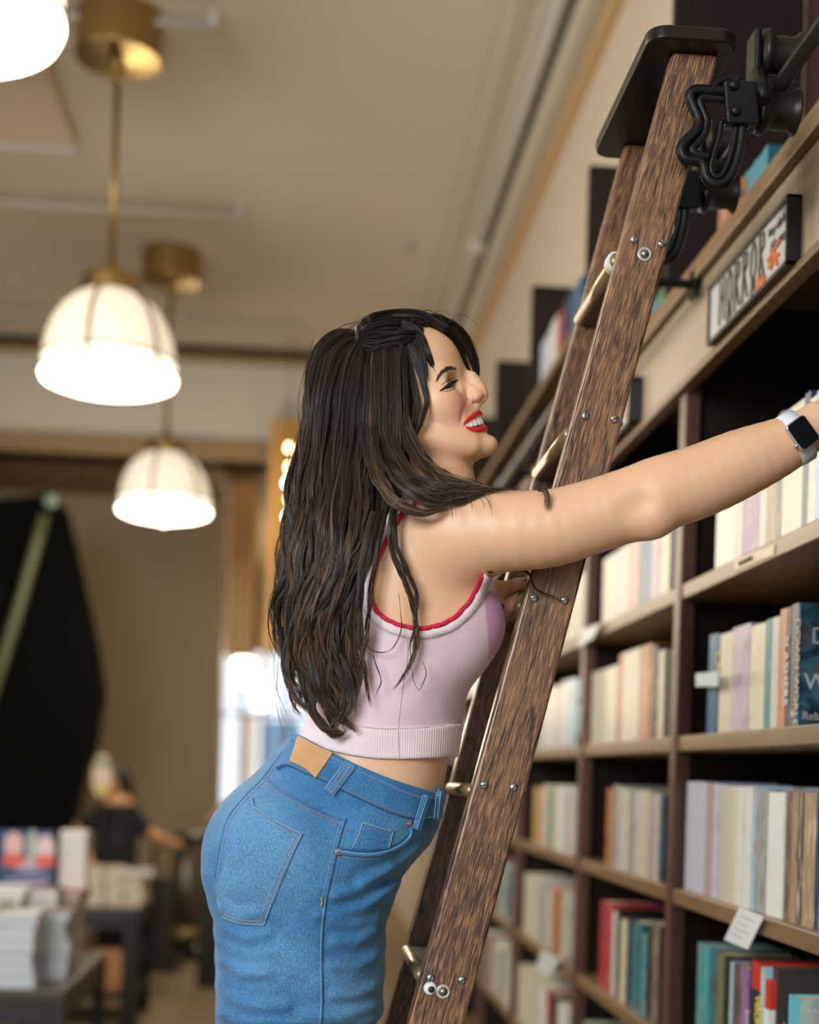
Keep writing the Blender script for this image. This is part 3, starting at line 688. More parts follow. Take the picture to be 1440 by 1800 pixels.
for a_, b2 in (((.012, .15), (.052, .03)), ((.085, .185), (.020, .03))):
    p_ = MB(); p_.tube([(a_[0], -.003, a_[1]), (.5 * (a_[0] + b2[0]), -.003, .5 * (a_[1] + b2[1])), (b2[0], -.003, b2[1])], [.0012, .0045, .004], 8)
    p_.build('crossed_blade', mat('pale_blade', (.45, .43, .40), .4), xb_)
m_tc = cover_mat('sea_green_cover', 5.1, ((.30, .42, .40), (.22, .34, .34), (.40, .46, .40)), 12)
m_ts = mat('turquoise_spine', (.10, .45, .55), .4)
tb = front_book(1381, 1412, 'D', .222, .0, m_tc, m_ts, 'sea-green novel with a turquoise edge and dark figure, lower right corner', t=.05, w=.13)
MB().prism([(.020 + .014 * math.cos(t), -.0025, .155 + .02 * math.sin(t)) for t in np.linspace(0, 6.28, 16, endpoint=False)], (0, .001, 0)).build('cover_moon', mat('ochre_disc', (.45, .28, .10), .5), tb)
MB().prism([(.055 + .026 * math.cos(t), -.0025, .09 + .052 * math.sin(t)) for t in np.linspace(0, 6.28, 24, endpoint=False)], (0, .001, 0)).build('cover_figure', mat('dark_figure', (.06, .04, .05), .5), tb)
MB().prism([(.052 + .015 * math.cos(t), -.0035, .09 + .042 * math.sin(t)) for t in np.linspace(0, 6.28, 24, endpoint=False)], (0, .001, 0)).build('figure_face', mat('pinkish_face', (.42, .32, .30), .5), tb)
on_book(tb, 'A NOVEL', .012, (.012, -.0025, .198), (1, 0, 0), (0, 0, 1), m_wht)
# cream page edges next to it
o = MB().box((XF + .03, Yof(1470), Z_['D']), (XF + .16, Yof(1428), Z_['D'] + .205)).build('book', m_p2)
tag(o, 'open-edged cream book block right of the sea-green novel', 'book', 'books on the walnut bookcases')

R(1, 'A', [('cream', 1059, 1080, .19), ('pale grey', 1081, 1104, .19), ('pink', 1105, 1122, .19), ('blue', 1123, 1142, .19), ('lilac', 1143, 1158, .19), ('cream', 1160, 1176, .18)], False)
R(1, 'B', [('ivory', 1028, 1056, .21), ('ivory', 1056, 1083, .21), ('orange', 1085, 1091, .235), ('cream', 1092, 1110, .235), ('cream', 1110, 1122, .235), ('orange', 1124, 1134, .235), ('copper', 1134, 1142, .235), ('black', 1144, 1153, .225, dict(lean=-.03)), ('cream', 1156, 1165, .21, dict(lean=-.03))], False)
R(1, 'C', [('orange', 1064, 1074, .21), ('grey', 1075, 1084, .22), ('pale grey', 1085, 1095, .215), ('cream', 1096, 1103, .21), ('grey', 1104, 1112, .215), ('pale grey', 1113, 1121, .21), ('cream', 1122, 1130, .21), ('ivory', 1131, 1139, .21), ('lilac', 1140, 1148, .205), ('ivory', 1149, 1156, .205), ('blue', 1157, 1164, .2)], False)
R(1, 'D', [('red', 1052, 1065, .235), ('red', 1066, 1072, .235), ('white', 1074, 1080, .22), ('black', 1081, 1086, .23), ('cream', 1088, 1099, .21), ('black', 1100, 1106, .22), ('teal', 1107, 1124, .22), ('aqua', 1125, 1134, .20), ('black', 1135, 1141, .22), ('brown', 1142, 1156, .235)], False)
R(1, 'E', [('green', 1010, 1030, .2), ('green', 1032, 1050, .19), ('cream', 1052, 1072, .19), ('brown', 1073, 1100, .2), ('white', 1102, 1130, .2), ('navy', 1131, 1150, .2)], False)
R(2, 'A', [('tan', 985, 995, .2), ('cream', 996, 1006, .21), ('ivory', 1007, 1016, .2), ('ivory', 1017, 1026, .2)], False)
R(2, 'B', [('blue', 930, 942, .2), ('grey', 943, 953, .21), ('pale grey', 954, 964, .21), ('pale grey', 965, 975, .21), ('lilac', 976, 983, .2), ('pale grey', 984, 994, .215), ('light blue', 995, 1005, .215), ('light blue', 1006, 1013, .21)], False)
R(2, 'C', [('yellow', 936, 943, .2), ('orange', 944, 951, .2), ('cream', 952, 961, .21), ('green', 962, 969, .2), ('cream', 970, 980, .21), ('white', 981, 991, .21), ('lilac', 992, 998, .2), ('cream', 999, 1006, .21)], False)
R(2, 'D', [('cream', 920, 930, .215), ('ivory', 931, 940, .215), ('pale grey', 941, 950, .21), ('grey', 951, 957, .2), ('ivory', 958, 966, .2), ('orange', 968, 977, .21), ('copper', 978, 985, .2), ('ivory', 986, 992, .21)], False)
R(2, 'E', [('cream', 905, 918, .2), ('cream', 919, 932, .21), ('ivory', 933, 945, .2), ('white', 946, 958, .19), ('red', 959, 966, .2), ('black', 967, 976, .2), ('white', 978, 992, .19)], False)
pal = {'A': ('cream', 'tan', 'pink', 'grey'), 'B': ('pale grey', 'blue', 'cream', 'ivory', 'tan'), 'C': ('orange', 'cream', 'grey', 'yellow', 'white'), 'D': ('blue', 'navy', 'white', 'red', 'pale grey', 'green'), 'E': ('white', 'cream', 'red', 'navy', 'ivory')}
for bay in (3, 4):
    for l_ in 'ABCDE':
        y = DIV[bay + 1] + .03; sp_ = []
        while y < DIV[bay + 2] - .12:
            t = RND.uniform(.035, .075); sp_.append((RND.choice(pal[l_]), y, y + t, RND.uniform(.17, .225))); y += t + (.03 if RND.random() < .12 else 0)
        for i, (cn, ya, yb, h) in enumerate(reversed(sp_)):
            shelf_book(ya, yb, Z_[l_], cn, h, parts=False, var=i % 4, label='%s-spined book, %s from left on the %s of the %s' % (cn, ORD[i], SHELFN[l_], BAYNAME[bay]))
# top ledge rows
m_aq = mat('turquoise_cover', (.018, .11, .14), .5, noise=.2, nscale=12); m_aqs = mat('turquoise_spine_top', (.06, .24, .30), .4, noise=.2, nscale=30)
row = [('copper', 1262, 1272), ('orange', 1273, 1281), ('copper', 1282, 1289), ('orange', 1290, 1297)]
for i, (cn, a_, b2) in enumerate(row):
    yf, yn = atX(a_, 400, XF + .03)[1], atX(b2, 400, XF + .03)[1]
    shelf_book(yn, yf, ZLEDGE, cn, .150, set_=.03, label='%s-spined book, %s from left on the top ledge above the sign' % (cn, ORD[i]))
for i in range(6):
    a_ = 1299 + i * 8.2; yf, yn = atX(a_, 330, XF + .045)[1], atX(a_ + 7.7, 330, XF + .045)[1]
    o = shelf_book(yn, yf, ZLEDGE, 'aqua', .158 + .002 * (i % 2), set_=.045, front=m_aq, spine=m_aqs, label=('matching turquoise books lined up on the top ledge above the sign' if i < 5 else 'turquoise book with a gold disc cover, nearest of the matching turquoise set'), group='turquoise set on the top ledge' if i < 5 else 'turquoise set on the top ledge')
    if i == 5:
        MB().prism([(.055 + .026 * math.cos(t), -.002, .095 + .026 * math.sin(t)) for t in np.linspace(0, 6.28, 24, endpoint=False)], (0, .001, 0)).build('gold_disc', mat('muted_gold', (.22, .17, .09), .5), o)
        on_book(o, 'ASTER', .018, (.03, -.002, .128), (1, 0, 0), (0, 0, 1), m_wht)
for i, (cn, a_, b2) in enumerate((('teal', 1143, 1156), ('green', 1157, 1168), ('green', 1169, 1181), ('dark teal', 1182, 1196))):
    yf, yn = atX(a_, 560, XF + .05)[1], atX(b2, 560, XF + .05)[1]
    shelf_book(yn, yf, ZLEDGE, cn, .16, set_=.05, parts=False, label='%s-spined book, %s from left on the top ledge of the second bay' % (cn, ORD[i]))
for i, (cn, a_, b2, h) in enumerate((('lavender', 952, 966, .30), ('white', 967, 979, .30), ('red', 980, 988, .29), ('navy', 989, 1004, .29), ('blue', 1005, 1018, .28))):
    yf, yn = atX(a_, 600, XF + .03)[1], atX(b2, 600, XF + .03)[1]
    shelf_book(yn, yf, ZUP, cn, .19 + .01 * (i % 2), set_=.03, parts=False, label='%s book, %s from left on the high shelf beside the ladder' % (cn, ORD[i]))

# ---- signs and shelf tags
def sign(px0, px1, ytop0, lab, letters, z0, z1, name='category_sign'):
    ya = atX(1246, 512, XF - .036)[1]; yb = atX(1387, 338, XF - .036)[1]
    s = MB(); x0, x1 = XF - .038, XF - .012
    t = .007
    s.box((x0, yb, z0), (x1, ya, z0 + t)); s.box((x0, yb, z1 - t), (x1, ya, z1)); s.box((x0, yb, z0), (x1, yb + t, z1)); s.box((x0, ya - t * .6, z0), (x1, ya, z1))
    s = s.build(name, mat('black_sign_frame', (.010, .010, .011), .3), bevel=.0015)
    MB().box((x0 + .006, yb + t, z0 + t), (x1 - .002, ya - t * .6, z1 - t)).build('sign_paper', mat('sign_paper', (.66, .67, .70), .25, noise=.04, nscale=9), s)
    tag(s, lab, 'sign'); return s, x0 + .005, ya, yb
za_, zb_ = atX(1397, 447, XF - .05)[2], atX(1385, 340, XF - .05)[2]
za_ = min(za_, ZFT - .14); 
sg, sx, sya, syb = sign(1247, 1386, 0, 'black framed sign hand-lettered HORROR on the fascia under the turquoise books', None, ZFB + .004, ZFB + .122)
L = sya - syb; m_ink = mat('brown_ink', (.11, .085, .05), .6); m_or = mat('orange_ink', (.80, .24, .05), .6); m_ink2 = mat('black_ink', (.03, .03, .035), .6)
zl0, zl1 = ZFB + .012, ZFB + .112
def strokes(polys, y_left, wy, z0, h, m, nm, r=.0022):
    b_ = MB()
    for p_ in polys:
        b_.tube([(sx - .0005, y_left - u * wy, z0 + v * h) for u, v in p_], r, 6)
    b_.build(nm, m, sg)
GL = {'H': [[(.1, 1), (.15, .5), (.05, -.15)], [(.8, 1), (.75, .5), (.9, -.1)], [(.1, .5), (.8, .55)]],
      'O': [[(.5, 1), (.15, .8), (.1, .3), (.45, 0), (.85, .3), (.8, .8), (.5, 1)], [(.3, .1), (.28, -.3)], [(.7, .1), (.75, -.2)]],
      'R': [[(.15, 1), (.2, .5), (.1, -.2)], [(.15, 1), (.7, .95), (.75, .65), (.2, .5)], [(.3, .5), (.9, -.15)], [(.15, .3), (.6, .2)]]}
y_l = sya - L * .15
for i, ch in enumerate('HORROR'):
    strokes(GL[ch], y_l - L * .102 * i, L * .080, zl0 + .022, (zl1 - zl0) - .024, m_ink, 'letter_' + ch.lower(), .0024)
def on_sign(s_, size, y, z, m, nm, r=None): text(s_, size, (sx - .0008, y, z), (0, -1, 0), (0, 0, 1), m, parent=sg, name=nm, font_shear=.3)
on_sign('Very dark', .022, syb + L * .24, zl1 - .026, m_ink2, 'small_lettering'); on_sign('Horror', .030, syb + L * .21, zl1 - .058, m_ink2, 'small_lettering')
strokes([[(0, .3), (1, .6)], [(.1, .0), (.5, .3), (.9, .1)], [(.3, -.15), (.6, .3), (.8, -.2)]], syb + L * .23, L * .14, zl0 + .02, .05, m_or, 'orange_flourish', .0035)
strokes([[(0, 0), (.2, 1), (.4, .2), (.6, 1), (.8, .3), (1, .8)], [(0, .2), (1, .3)], [(.1, .5), (.9, .6)]], syb + L * .345, L * .09, zl0 - .006, .026, m_or, 'orange_pumpkin', .004)
# second sign, farther
y_a, y_b = atX(1090, 700, XF)[1], atX(1140, 700, XF)[1]
s2 = MB(); x0, x1 = XF - .05, XF - .012; z0, z1 = ZFB + .006, ZFB + .122; t = .009
for a_, b2 in (((x0, y_b, z0), (x1, y_a, z0 + t)), ((x0, y_b, z1 - t), (x1, y_a, z1)), ((x0, y_b, z0), (x1, y_b + t, z1)), ((x0, y_a - t, z0), (x1, y_a, z1))): s2.box(a_, b2)
s2 = s2.build('category_sign', MATS['black_sign_frame'], bevel=.0015)
MB().box((x0 + .012, y_b + t, z0 + t), (x1 - .002, y_a - t, z1 - t)).build('sign_paper', MATS['sign_paper'], s2)
for i in range(5):
    MB().tube([(x0 + .011, y_b + .06 + .05 * i, z0 + .03 + .01 * (i % 2)), (x0 + .011, y_b + .10 + .05 * i, z0 + .07 + .012 * i % .03)], .006, 6).build('red_doodle', mat('faded_red_ink', (.62, .34, .28), .6), s2)
tag(s2, 'farther framed white sign with faded red doodles, half hidden by the ladder', 'sign')
# shelf tags
def shelf_tag(pts, lab, m, X=XF - .004, lines=True, nm='shelf_tag'):
    P = [atX(a_, b2, X) for a_, b2 in pts]
    t_ = MB(); t_.prism(P, (.0025, 0, 0)); t_ = t_.build(nm, m)
    if lines:
        u = P[1] - P[0]; v = P[3] - P[0]
        for k in range(4):
            a_ = P[0] + u * .15 + v * (.2 + .18 * k) + np.array((-.0008, 0, 0)); b_ = P[0] + u * (.8 - .15 * (k % 2)) + v * (.2 + .18 * k) + np.array((-.0008, 0, 0))
            MB().tube([a_, b_], .0009, 4).build('note_line', mat('faint_ink', (.30, .33, .36), .7), t_)
    tag(t_, lab, 'shelf tag'); return t_
m_tag = mat('white_card', (.62, .66, .68), .45); m_tagb = mat('pale_blue_card', (.42, .54, .62), .4)
shelf_tag([(1300, 1594), (1342, 1612), (1314, 1669), (1273, 1652)], 'white handwritten card hanging from the near third shelf edge', m_tag, XF - .012)
shelf_tag([(1223, 1184), (1262, 1180), (1262, 1206), (1223, 1207)], 'small pale blue shelf tag left of the blue book on the near second shelf', m_tagb, XF - .002, False)
shelf_tag([(952, 1670), (984, 1686), (966, 1716), (942, 1702)], 'white handwritten card hanging from the third bay, lower left', m_tag, XF - .014)
shelf_tag([(1024, 1107), (1056, 1095), (1042, 1122), (1015, 1139)], 'white card tilted over a shelf edge right of the ladder, upper', m_tag, XF - .014, False)
m_plq = mat('yellowed_label', (.52, .42, .27), .4)
pl = shelf_tag([(1290, 985), (1362, 957), (1360, 975), (1292, 1003)], 'narrow yellowed label strip on the near top shelf edge', m_plq, XF - .002, False)
pp_ = atX(1298, 993, XF - .004); text('OUR FAVORITES', .011, (pp_[0], pp_[1] - .0, pp_[2] - .002), (0, -1, 0), (0, 0, 1), m_blk, parent=pl, name='label_lettering')
# ------------------------------------------------------------------ rolling ladder
YN = 2.0; TH = .030; YFAR = 2.30
tilt = math.atan(0.2728 - .03)
m_oak = oak('stained_oak', -tilt, (.030, .0145, .013), (.098, .047, .035), (.46, .25, .11))
m_oakf = mat('stained_oak_dark', (.06, .028, .018), .35, noise=.4, nscale=30, stretch=(4, 4, .4))
m_plank = mat('shade_toned_plank', (.010, .006, .005), .30, spec=.3, noise=.3, nscale=10)  # dim light at the ladder top put into the near-black colour
m_nose = mat('worn_brass_nosing', (.42, .33, .20), .35, metal=.75, noise=.25, nscale=60)
m_rub = mat('grey_rubber_tread', (.075, .07, .07), .6)
m_steel = mat('zinc_screw', (.38, .40, .41), .28, metal=.9)
m_iron = mat('black_cast_iron', (.004, .0045, .006), .38, spec=.28, bump=.3, bscale=500)
lad = empty('rolling_ladder')
Lp = lambda y: 1183 - .2728 * (y - 92)
Rp = lambda y: 1264 - .2626 * (y - 98)
def edge(fn, Y=YN):
    a, b = atY(fn(200), 200, Y), atY(fn(1700), 1700, Y); s = (a[0] - b[0]) / (a[2] - b[2])
    return lambda z: b[0] + s * (z - b[2])
XL, XR = edge(Lp), edge(Rp)
zt_ = atY(1224, 93, YN)[2]
def stile(Y, m, nm='stile'):
    z0, z1 = 0.0, zt_
    poly = [(XL(z0), Y, z0), (XR(z0), Y, z0), (XR(z1), Y, z1), (XL(z1), Y, z1)]
    b = MB(); b.prism(poly, (0, TH, 0)); return b.build(nm, m, lad, bevel=.0055, seg=3)
stile(YN, m_oak); stile(YFAR, m_oak)
ty = [432, 742, 1048, 1378, 1708]
tz = [atY(Lp(y), y, YN)[2] for y in ty]
dzt = tz[-2] - tz[-1]
while tz[-1] - dzt > .12: tz.append(tz[-1] - dzt)
for i, z in enumerate(tz):
    x0, x1 = XL(z) - .004, XR(z) - .006
    MB().box((x0 + .008, YN + TH - .002, z - .022), (x1, YFAR + .002, z - .003)).build('tread', m_oakf, lad, bevel=.002)
    MB().box((x0 + .010, YN + TH, z - .003), (x1 - .004, YFAR, z)).build('tread_pad', m_rub, lad)
    MB().tube([(x0 + .006, YN + TH - .001, z - .010), (x0 + .006, YFAR + .001, z - .010)], .0105, 14).build('tread_nosing', m_nose, lad, smooth=True)
# top plank with rounded corners
c00 = atY(1150, 50, YN - .045); 
px0_, px1_ = atY(1118, 60, YN - .035)[0] + .02, atY(1302, 90, YN - .035)[0]
py0_, py1_ = YN - .035, YFAR + TH + .03
r = .028; z0, z1 = zt_ + .0, zt_ + .020
poly = []
for cx, cy, a0 in ((px1_ - r, py1_ - r, 0), (px0_ + r, py1_ - r, 90), (px0_ + r, py0_ + r, 180), (px1_ - r, py0_ + r, 270)):
    for t in range(7):
        a_ = math.radians(a0 + t * 15); poly.append((cx + r * math.cos(a_), cy + r * math.sin(a_), z0))
MB().prism(poly, (0, 0, z1 - z0)).build('top_plank', m_plank, lad, bevel=.004, seg=3)
# screws
def screw(px, py, r=.0062, Y=None, ang=.6, nm='screw'):
    c = atY(px, py, YN)
    s = MB(); s.lathe([(r, 0), (r, .0014), (r * .86, .0028), (r * .5, .0036), (0, .0038)], c, axis=(0, -1, 0), n=22)
    o = s.build(nm, m_steel, lad, smooth=True)
    d = np.array((math.cos(ang), 0, math.sin(ang)))
    MB().obox(c + np.array((0, -.0034, 0)), d * r * .92, (0, .0006, 0), np.cross(d, (0, 1, 0)) * r * .13).build('screw_slot', m_blk, o)
for i, (a, b) in enumerate(((1115, 421), (1163, 428), (1029, 731), (1080, 737), (939, 1051), (993, 1055), (851, 1380), (903, 1384), (757, 1719), (812, 1723))): screw(a, b, ang=(1.3, -.5, 1.5, .4, .2, .3, .1, .9, 1.2, .5)[i])
for a, b in ((1133, 447), (779, 1743)):
    c = atY(a, b, YN)
    o = MB().lathe([(.0105, 0), (.0105, .0015), (.0085, .0022), (.0072, .0016)], c, axis=(0, -1, 0), n=28).build('washer', mat('pale_washer', (.55, .54, .50), .35, metal=.6), lad, smooth=True)
    MB().lathe([(.0062, .001), (.0062, .003), (.0045, .0052), (0, .006)], c, axis=(0, -1, 0), n=22).build('bolt_head', mat('dull_bolt', (.25, .24, .22), .35, metal=.9), o, smooth=True)
# stray screw heads on the right faces of the stile
for a, b in ((1095, 745), (926, 1385)):
    c = atY(a - 2, b, YN + .015); z_ = c[2]
    MB().lathe([(.005, 0), (.004, .003), (0, .0035)], (XR(z_) - .0005, YN + .015, z_), axis=(1, 0, 0), n=16).build('side_screw', m_steel, lad, smooth=True)
# iron roller brackets
def bracket(dy):
    Yb = YN - .014 + dy
    J = lambda l: [atY(a, b, YN - .014) + np.array((0, dy, 0)) for a, b in l]
    def smooth_path(P, n=5):
        out = []; P = [np.array(p) for p in P]
        for i in range(len(P) - 1):
            p0, p1, p2, p3 = P[max(i - 1, 0)], P[i], P[i + 1], P[min(i + 2, len(P) - 1)]
            for k in range(n):
                t = k / n; out.append(.5 * ((2 * p1) + (p2 - p0) * t + (2 * p0 - 5 * p1 + 4 * p2 - p3) * t * t + (3 * p1 - p0 - 3 * p2 + p3) * t ** 3))
        out.append(P[-1]); return out
    b = MB()
    for path, r in (([(1275, 160), (1250, 160), (1232, 158), (1219, 160), (1213, 172), (1221, 192), (1229, 212), (1222, 232), (1206, 248), (1197, 264), (1206, 280), (1228, 284), (1237, 292), (1240, 308), (1250, 321), (1265, 325), (1281, 314), (1293, 290), (1301, 258), (1305, 222)], .0078),
                    ([(1275, 176), (1255, 174), (1236, 172), (1230, 180), (1236, 196), (1242, 214), (1238, 236), (1226, 252), (1216, 264), (1226, 272), (1246, 276)], .0062),
                    ([(1268, 212), (1264, 240), (1256, 268), (1250, 290), (1252, 305), (1262, 312), (1272, 303), (1282, 280), (1290, 250), (1294, 222)], .0045),
                    ([(1250, 160), (1262, 145), (1280, 138), (1300, 143)], .007)):
        b.tube(smooth_path(J(path)), r, 8)
    o = b.build('roller_bracket', m_iron, lad, smooth=True)
    P = J([(1268, 146), (1326, 148), (1331, 224), (1274, 223)])
    MB().prism([p + np.array((0, -.012, 0)) for p in P], (0, .018, 0)).build('bracket_plate', m_iron, o, bevel=.004, seg=3)
    for a_ in ((1286, 157), (1289, 202)):
        c = J([a_])[0]; MB().lathe([(.0075, .012), (.0075, .015), (.005, .0175), (0, .018)], c, axis=(0, -1, 0), n=20).build('bracket_bolt', m_iron, o, smooth=True)
    for zc in (RZ + .0415, RZ - .0415):
        MB().lathe([(.008, -.036), (.034, -.033), (.036, -.026), (.030, -.020), (.026, -.012), (.0275, 0), (.026, .012), (.030, .020), (.034, .024), (.02, .028)], (RX, YN + .085 + dy, zc), axis=(1, 0, 0), n=36).build('wheel', mat('worn_bronze_wheel', (.022, .018, .014), .42, metal=.5), o, smooth=True)
    MB().obox((RX - .042, YN + .085 + dy, RZ), (.006, 0, 0), (0, .022, 0), (0, 0, .072)).build('wheel_cheek', m_iron, o, bevel=.005, seg=3)
    MB().tube([(RX - .042, YN + .06 + dy, RZ), (.63, Yb + .01, zt_ - .06)], .012, 10).build('bracket_arm', m_iron, o, smooth=True)
RX = .685; RZ = atX(1440, 52, .685)[2] + .001
bracket(0.0); bracket(.30)
# masking tape on the first tread end
c = atY(1083, 424, YN + .04)
z_ = tz[0]
tp = MB().tube([(XL(z_) + .002, YN + TH + .002, z_ - .010), (XL(z_) + .002, YN + TH + .022, z_ - .010)], .0145, 12).build('white_tape', mat('white_tape', (.68, .66, .63), .6, bump=.5, bscale=300), lad, smooth=True)
tag(lad, 'dark stained oak rolling ladder leaning on the bookcase rail', 'ladder')
# googly eye stuck on the ladder
c = atY(756, 1737, YN)
ge = empty('googly_eye'); ge.location = c
MB().lathe([(.0095, 0), (.0095, .002), (.0085, .0042), (.005, .0056), (0, .006)], (0, 0, 0), axis=(0, -1, 0), n=28).build('eye_white', mat('googly_white', (.72, .78, .84), .15), ge, smooth=True)
MB().lathe([(.0048, .0052), (.0046, .0066), (0, .0068)], (.0015, 0, -.001), axis=(0, -1, 0), n=20).build('eye_pupil', m_blk, ge, smooth=True)
tag(ge, 'small googly eye stuck beside the lowest visible ladder bolt', 'googly eye')
# rail
rl = MB().tube([(RX, .9, RZ), (RX, 7.5, RZ)], .0125, 14).build('ladder_rail', mat('dark_bronze_rail', (.035, .030, .026), .35, metal=.6), smooth=True)
for y in (1.05, 1.86, 2.95, 3.9, 4.9, 5.8, 6.8):
    bb = MB(); bb.tube([(RX, y, RZ), (XF - .005, y, RZ - .0)], .010, 10); bb.box((XF - .030, y - .02, RZ - .03), (XF - .02, y + .02, RZ + .03))
    bb.build('rail_bracket', m_iron, rl, smooth='auto', bevel=.002)
tag(rl, 'dark round metal rail the ladder hangs from, above the fascia', 'rail')
# ------------------------------------------------------------------ implicit-surface modelling kit
F32 = np.float32
def V3(a): return np.array(a, F32)
def ln(p): return np.sqrt((p * p).sum(-1))
def sph(p, c, r): return ln(p - V3(c)) - r
def ell(p, c, r):
    q = p - V3(c); r = V3(r); k0 = ln(q / r); k1 = ln(q / (r * r)); return k0 * (k0 - 1) / (k1 + 1e-9)
def ellR(p, c, r, Rm):
    return ell((p - V3(c)) @ Rm.astype(F32), (0, 0, 0), r)
def cap(p, a, b, ra, rb):
    a = V3(a); b = V3(b); ba = b - a; h = np.clip(((p - a) @ ba) / (ba @ ba + 1e-12), 0, 1)
    return ln(p - a - h[..., None] * ba) - (ra + (rb - ra) * h)
def chain(p, pts, rs, k=0.01):
    d = None
    for i in range(len(pts) - 1):
        e = cap(p, pts[i], pts[i + 1], rs[i], rs[i + 1]); d = e if d is None else smin(d, e, k)
    return d
def smin(a, b, k):
    h = np.clip(.5 + .5 * (b - a) / k, 0, 1); return b * (1 - h) + a * h - k * h * (1 - h)
def smax(a, b, k): return -smin(-a, -b, k)

_CE = [(0, 1), (2, 3), (4, 5), (6, 7), (0, 2), (1, 3), (4, 6), (5, 7), (0, 4), (1, 5), (2, 6), (3, 7)]
def surface(fn, lo, hi, h, keep=None):
    """surface nets on a block-sparse grid; returns verts, quads"""
    lo = np.array(lo, float); hi = np.array(hi, float); B = 8
    nb = np.maximum(1, np.ceil((hi - lo) / (h * B)).astype(int)); n = nb * B + 1
    c = [lo[i] + (np.arange(nb[i]) + .5) * B * h for i in range(3)]
    CG = np.stack(np.meshgrid(*c, indexing='ij'), -1).reshape(-1, 3).astype(F32)
    dc = fn(CG); act = np.abs(dc) < B * h * .87 * 1.35 + .004
    D = np.repeat(np.repeat(np.repeat(dc.reshape(nb), B, 0), B, 1), B, 2)
    D = np.pad(D, ((0, 1), (0, 1), (0, 1)), mode='edge').astype(F32)
    loc = np.stack(np.meshgrid(np.arange(B + 1), np.arange(B + 1), np.arange(B + 1), indexing='ij'), -1).reshape(-1, 3)
    ids = np.array(np.unravel_index(np.nonzero(act)[0], nb)).T * B
    for s in range(0, len(ids), 600):
        I = (ids[s:s + 600, None, :] + loc[None]).reshape(-1, 3)
        D[I[:, 0], I[:, 1], I[:, 2]] = fn((lo + I * h).astype(F32))
    S_ = D < 0
    m = [S_[i:i + n[0] - 1 or None, j:j + n[1] - 1 or None, k:k + n[2] - 1 or None][:n[0] - 1, :n[1] - 1, :n[2] - 1] for k in (0, 1) for j in (0, 1) for i in (0, 1)]
    cnt = sum(x.astype(np.int8) for x in m); A = np.argwhere((cnt > 0) & (cnt < 8))
    idx = -np.ones(n - 1, np.int64); idx[A[:, 0], A[:, 1], A[:, 2]] = np.arange(len(A))
    off = np.array([(i, j, k) for k in (0, 1) for j in (0, 1) for i in (0, 1)])
    val = np.stack([D[A[:, 0] + o[0], A[:, 1] + o[1], A[:, 2] + o[2]] for o in off], 1).astype(float)
    acc = np.zeros((len(A), 3)); ct = np.zeros(len(A))
    for a, b in _CE:
        va, vb = val[:, a], val[:, b]; x = (va < 0) != (vb < 0); t = np.where(x, va / np.where(x, va - vb, 1), 0)
        acc += x[:, None] * (off[a] + t[:, None] * (off[b] - off[a])); ct += x
    P = lo + (A + acc / ct[:, None]) * h
    Q = []
    for ax in range(3):
        u, v = (ax + 1) % 3, (ax + 2) % 3
        s0 = [slice(0, n[i]) for i in range(3)]; s1 = list(s0); s0[ax] = slice(0, n[ax] - 1); s1[ax] = slice(1, n[ax])
        a, b = S_[tuple(s0)], S_[tuple(s1)]; E = np.argwhere(a != b)
        E = E[(E[:, u] > 0) & (E[:, v] > 0) & (E[:, u] < n[u] - 1) & (E[:, v] < n[v] - 1)]
        sg_ = a[E[:, 0], E[:, 1], E[:, 2]]
        q = []
        for du, dv in ((0, 0), (-1, 0), (-1, -1), (0, -1)):
            e = E.copy(); e[:, u] += du; e[:, v] += dv; q.append(idx[e[:, 0], e[:, 1], e[:, 2]])
        q = np.stack(q, 1); q[~sg_] = q[~sg_][:, ::-1]; Q.append(q[(q >= 0).all(1)])
    Q = np.concatenate(Q)
    if keep is not None:
        ce = P[Q].mean(1); Q = Q[keep(ce)]
        us = np.unique(Q); mp = -np.ones(len(P), np.int64); mp[us] = np.arange(len(us)); P = P[us]; Q = mp[Q]
    # one Newton step onto the surface
    P = P.astype(F32); g = grad(fn, P); d = fn(P); st = np.clip(d, -h, h)[:, None] * g
    P = P - st.astype(F32)
    return P, Q
def grad(fn, P, e=4e-4):
    g = np.stack([fn(P + V3(v)) - fn(P - V3(v)) for v in ((e, 0, 0), (0, e, 0), (0, 0, e))], 1); return g / (np.linalg.norm(g, axis=1, keepdims=True) + 1e-9)
def np_mesh(name, P, Q, mats, parent=None, attrs=None):
    me = bpy.data.meshes.new(name); P = np.asarray(P, F32); Q = np.asarray(Q, np.int32); nf, k = Q.shape
    me.vertices.add(len(P)); me.vertices.foreach_set('co', P.ravel())
    me.loops.add(nf * k); me.loops.foreach_set('vertex_index', Q.ravel())
    me.polygons.add(nf); me.polygons.foreach_set('loop_start', np.arange(0, nf * k, k, dtype=np.int32))
    me.polygons.foreach_set('loop_total', np.full(nf, k, np.int32)); me.polygons.foreach_set('use_smooth', np.ones(nf, bool))
    for m in (mats if isinstance(mats, (list, tuple)) else [mats]): me.materials.append(m)
    me.update(calc_edges=True); me.validate()
    for kx, vx in (attrs or {}).items():
        a = me.attributes.new(kx, 'FLOAT', 'POINT'); a.data.foreach_set('value', np.asarray(vx, F32))
    o = bpy.data.objects.new(name, me); COL.objects.link(o)
    if parent: o.parent = parent
    return o
def march(fn, pix, t0=1.45, t1=2.6, steps=70, k=.75):
    """points where the sight lines of these picture positions meet a surface"""
    D = np.array([ray(a, b) for a, b in pix]); t = np.full(len(D), t0)
    for _ in range(steps):
        P = (EYE + D * t[:, None]).astype(F32); t += fn(P) * k
    return (EYE + D * t[:, None]), t < t1
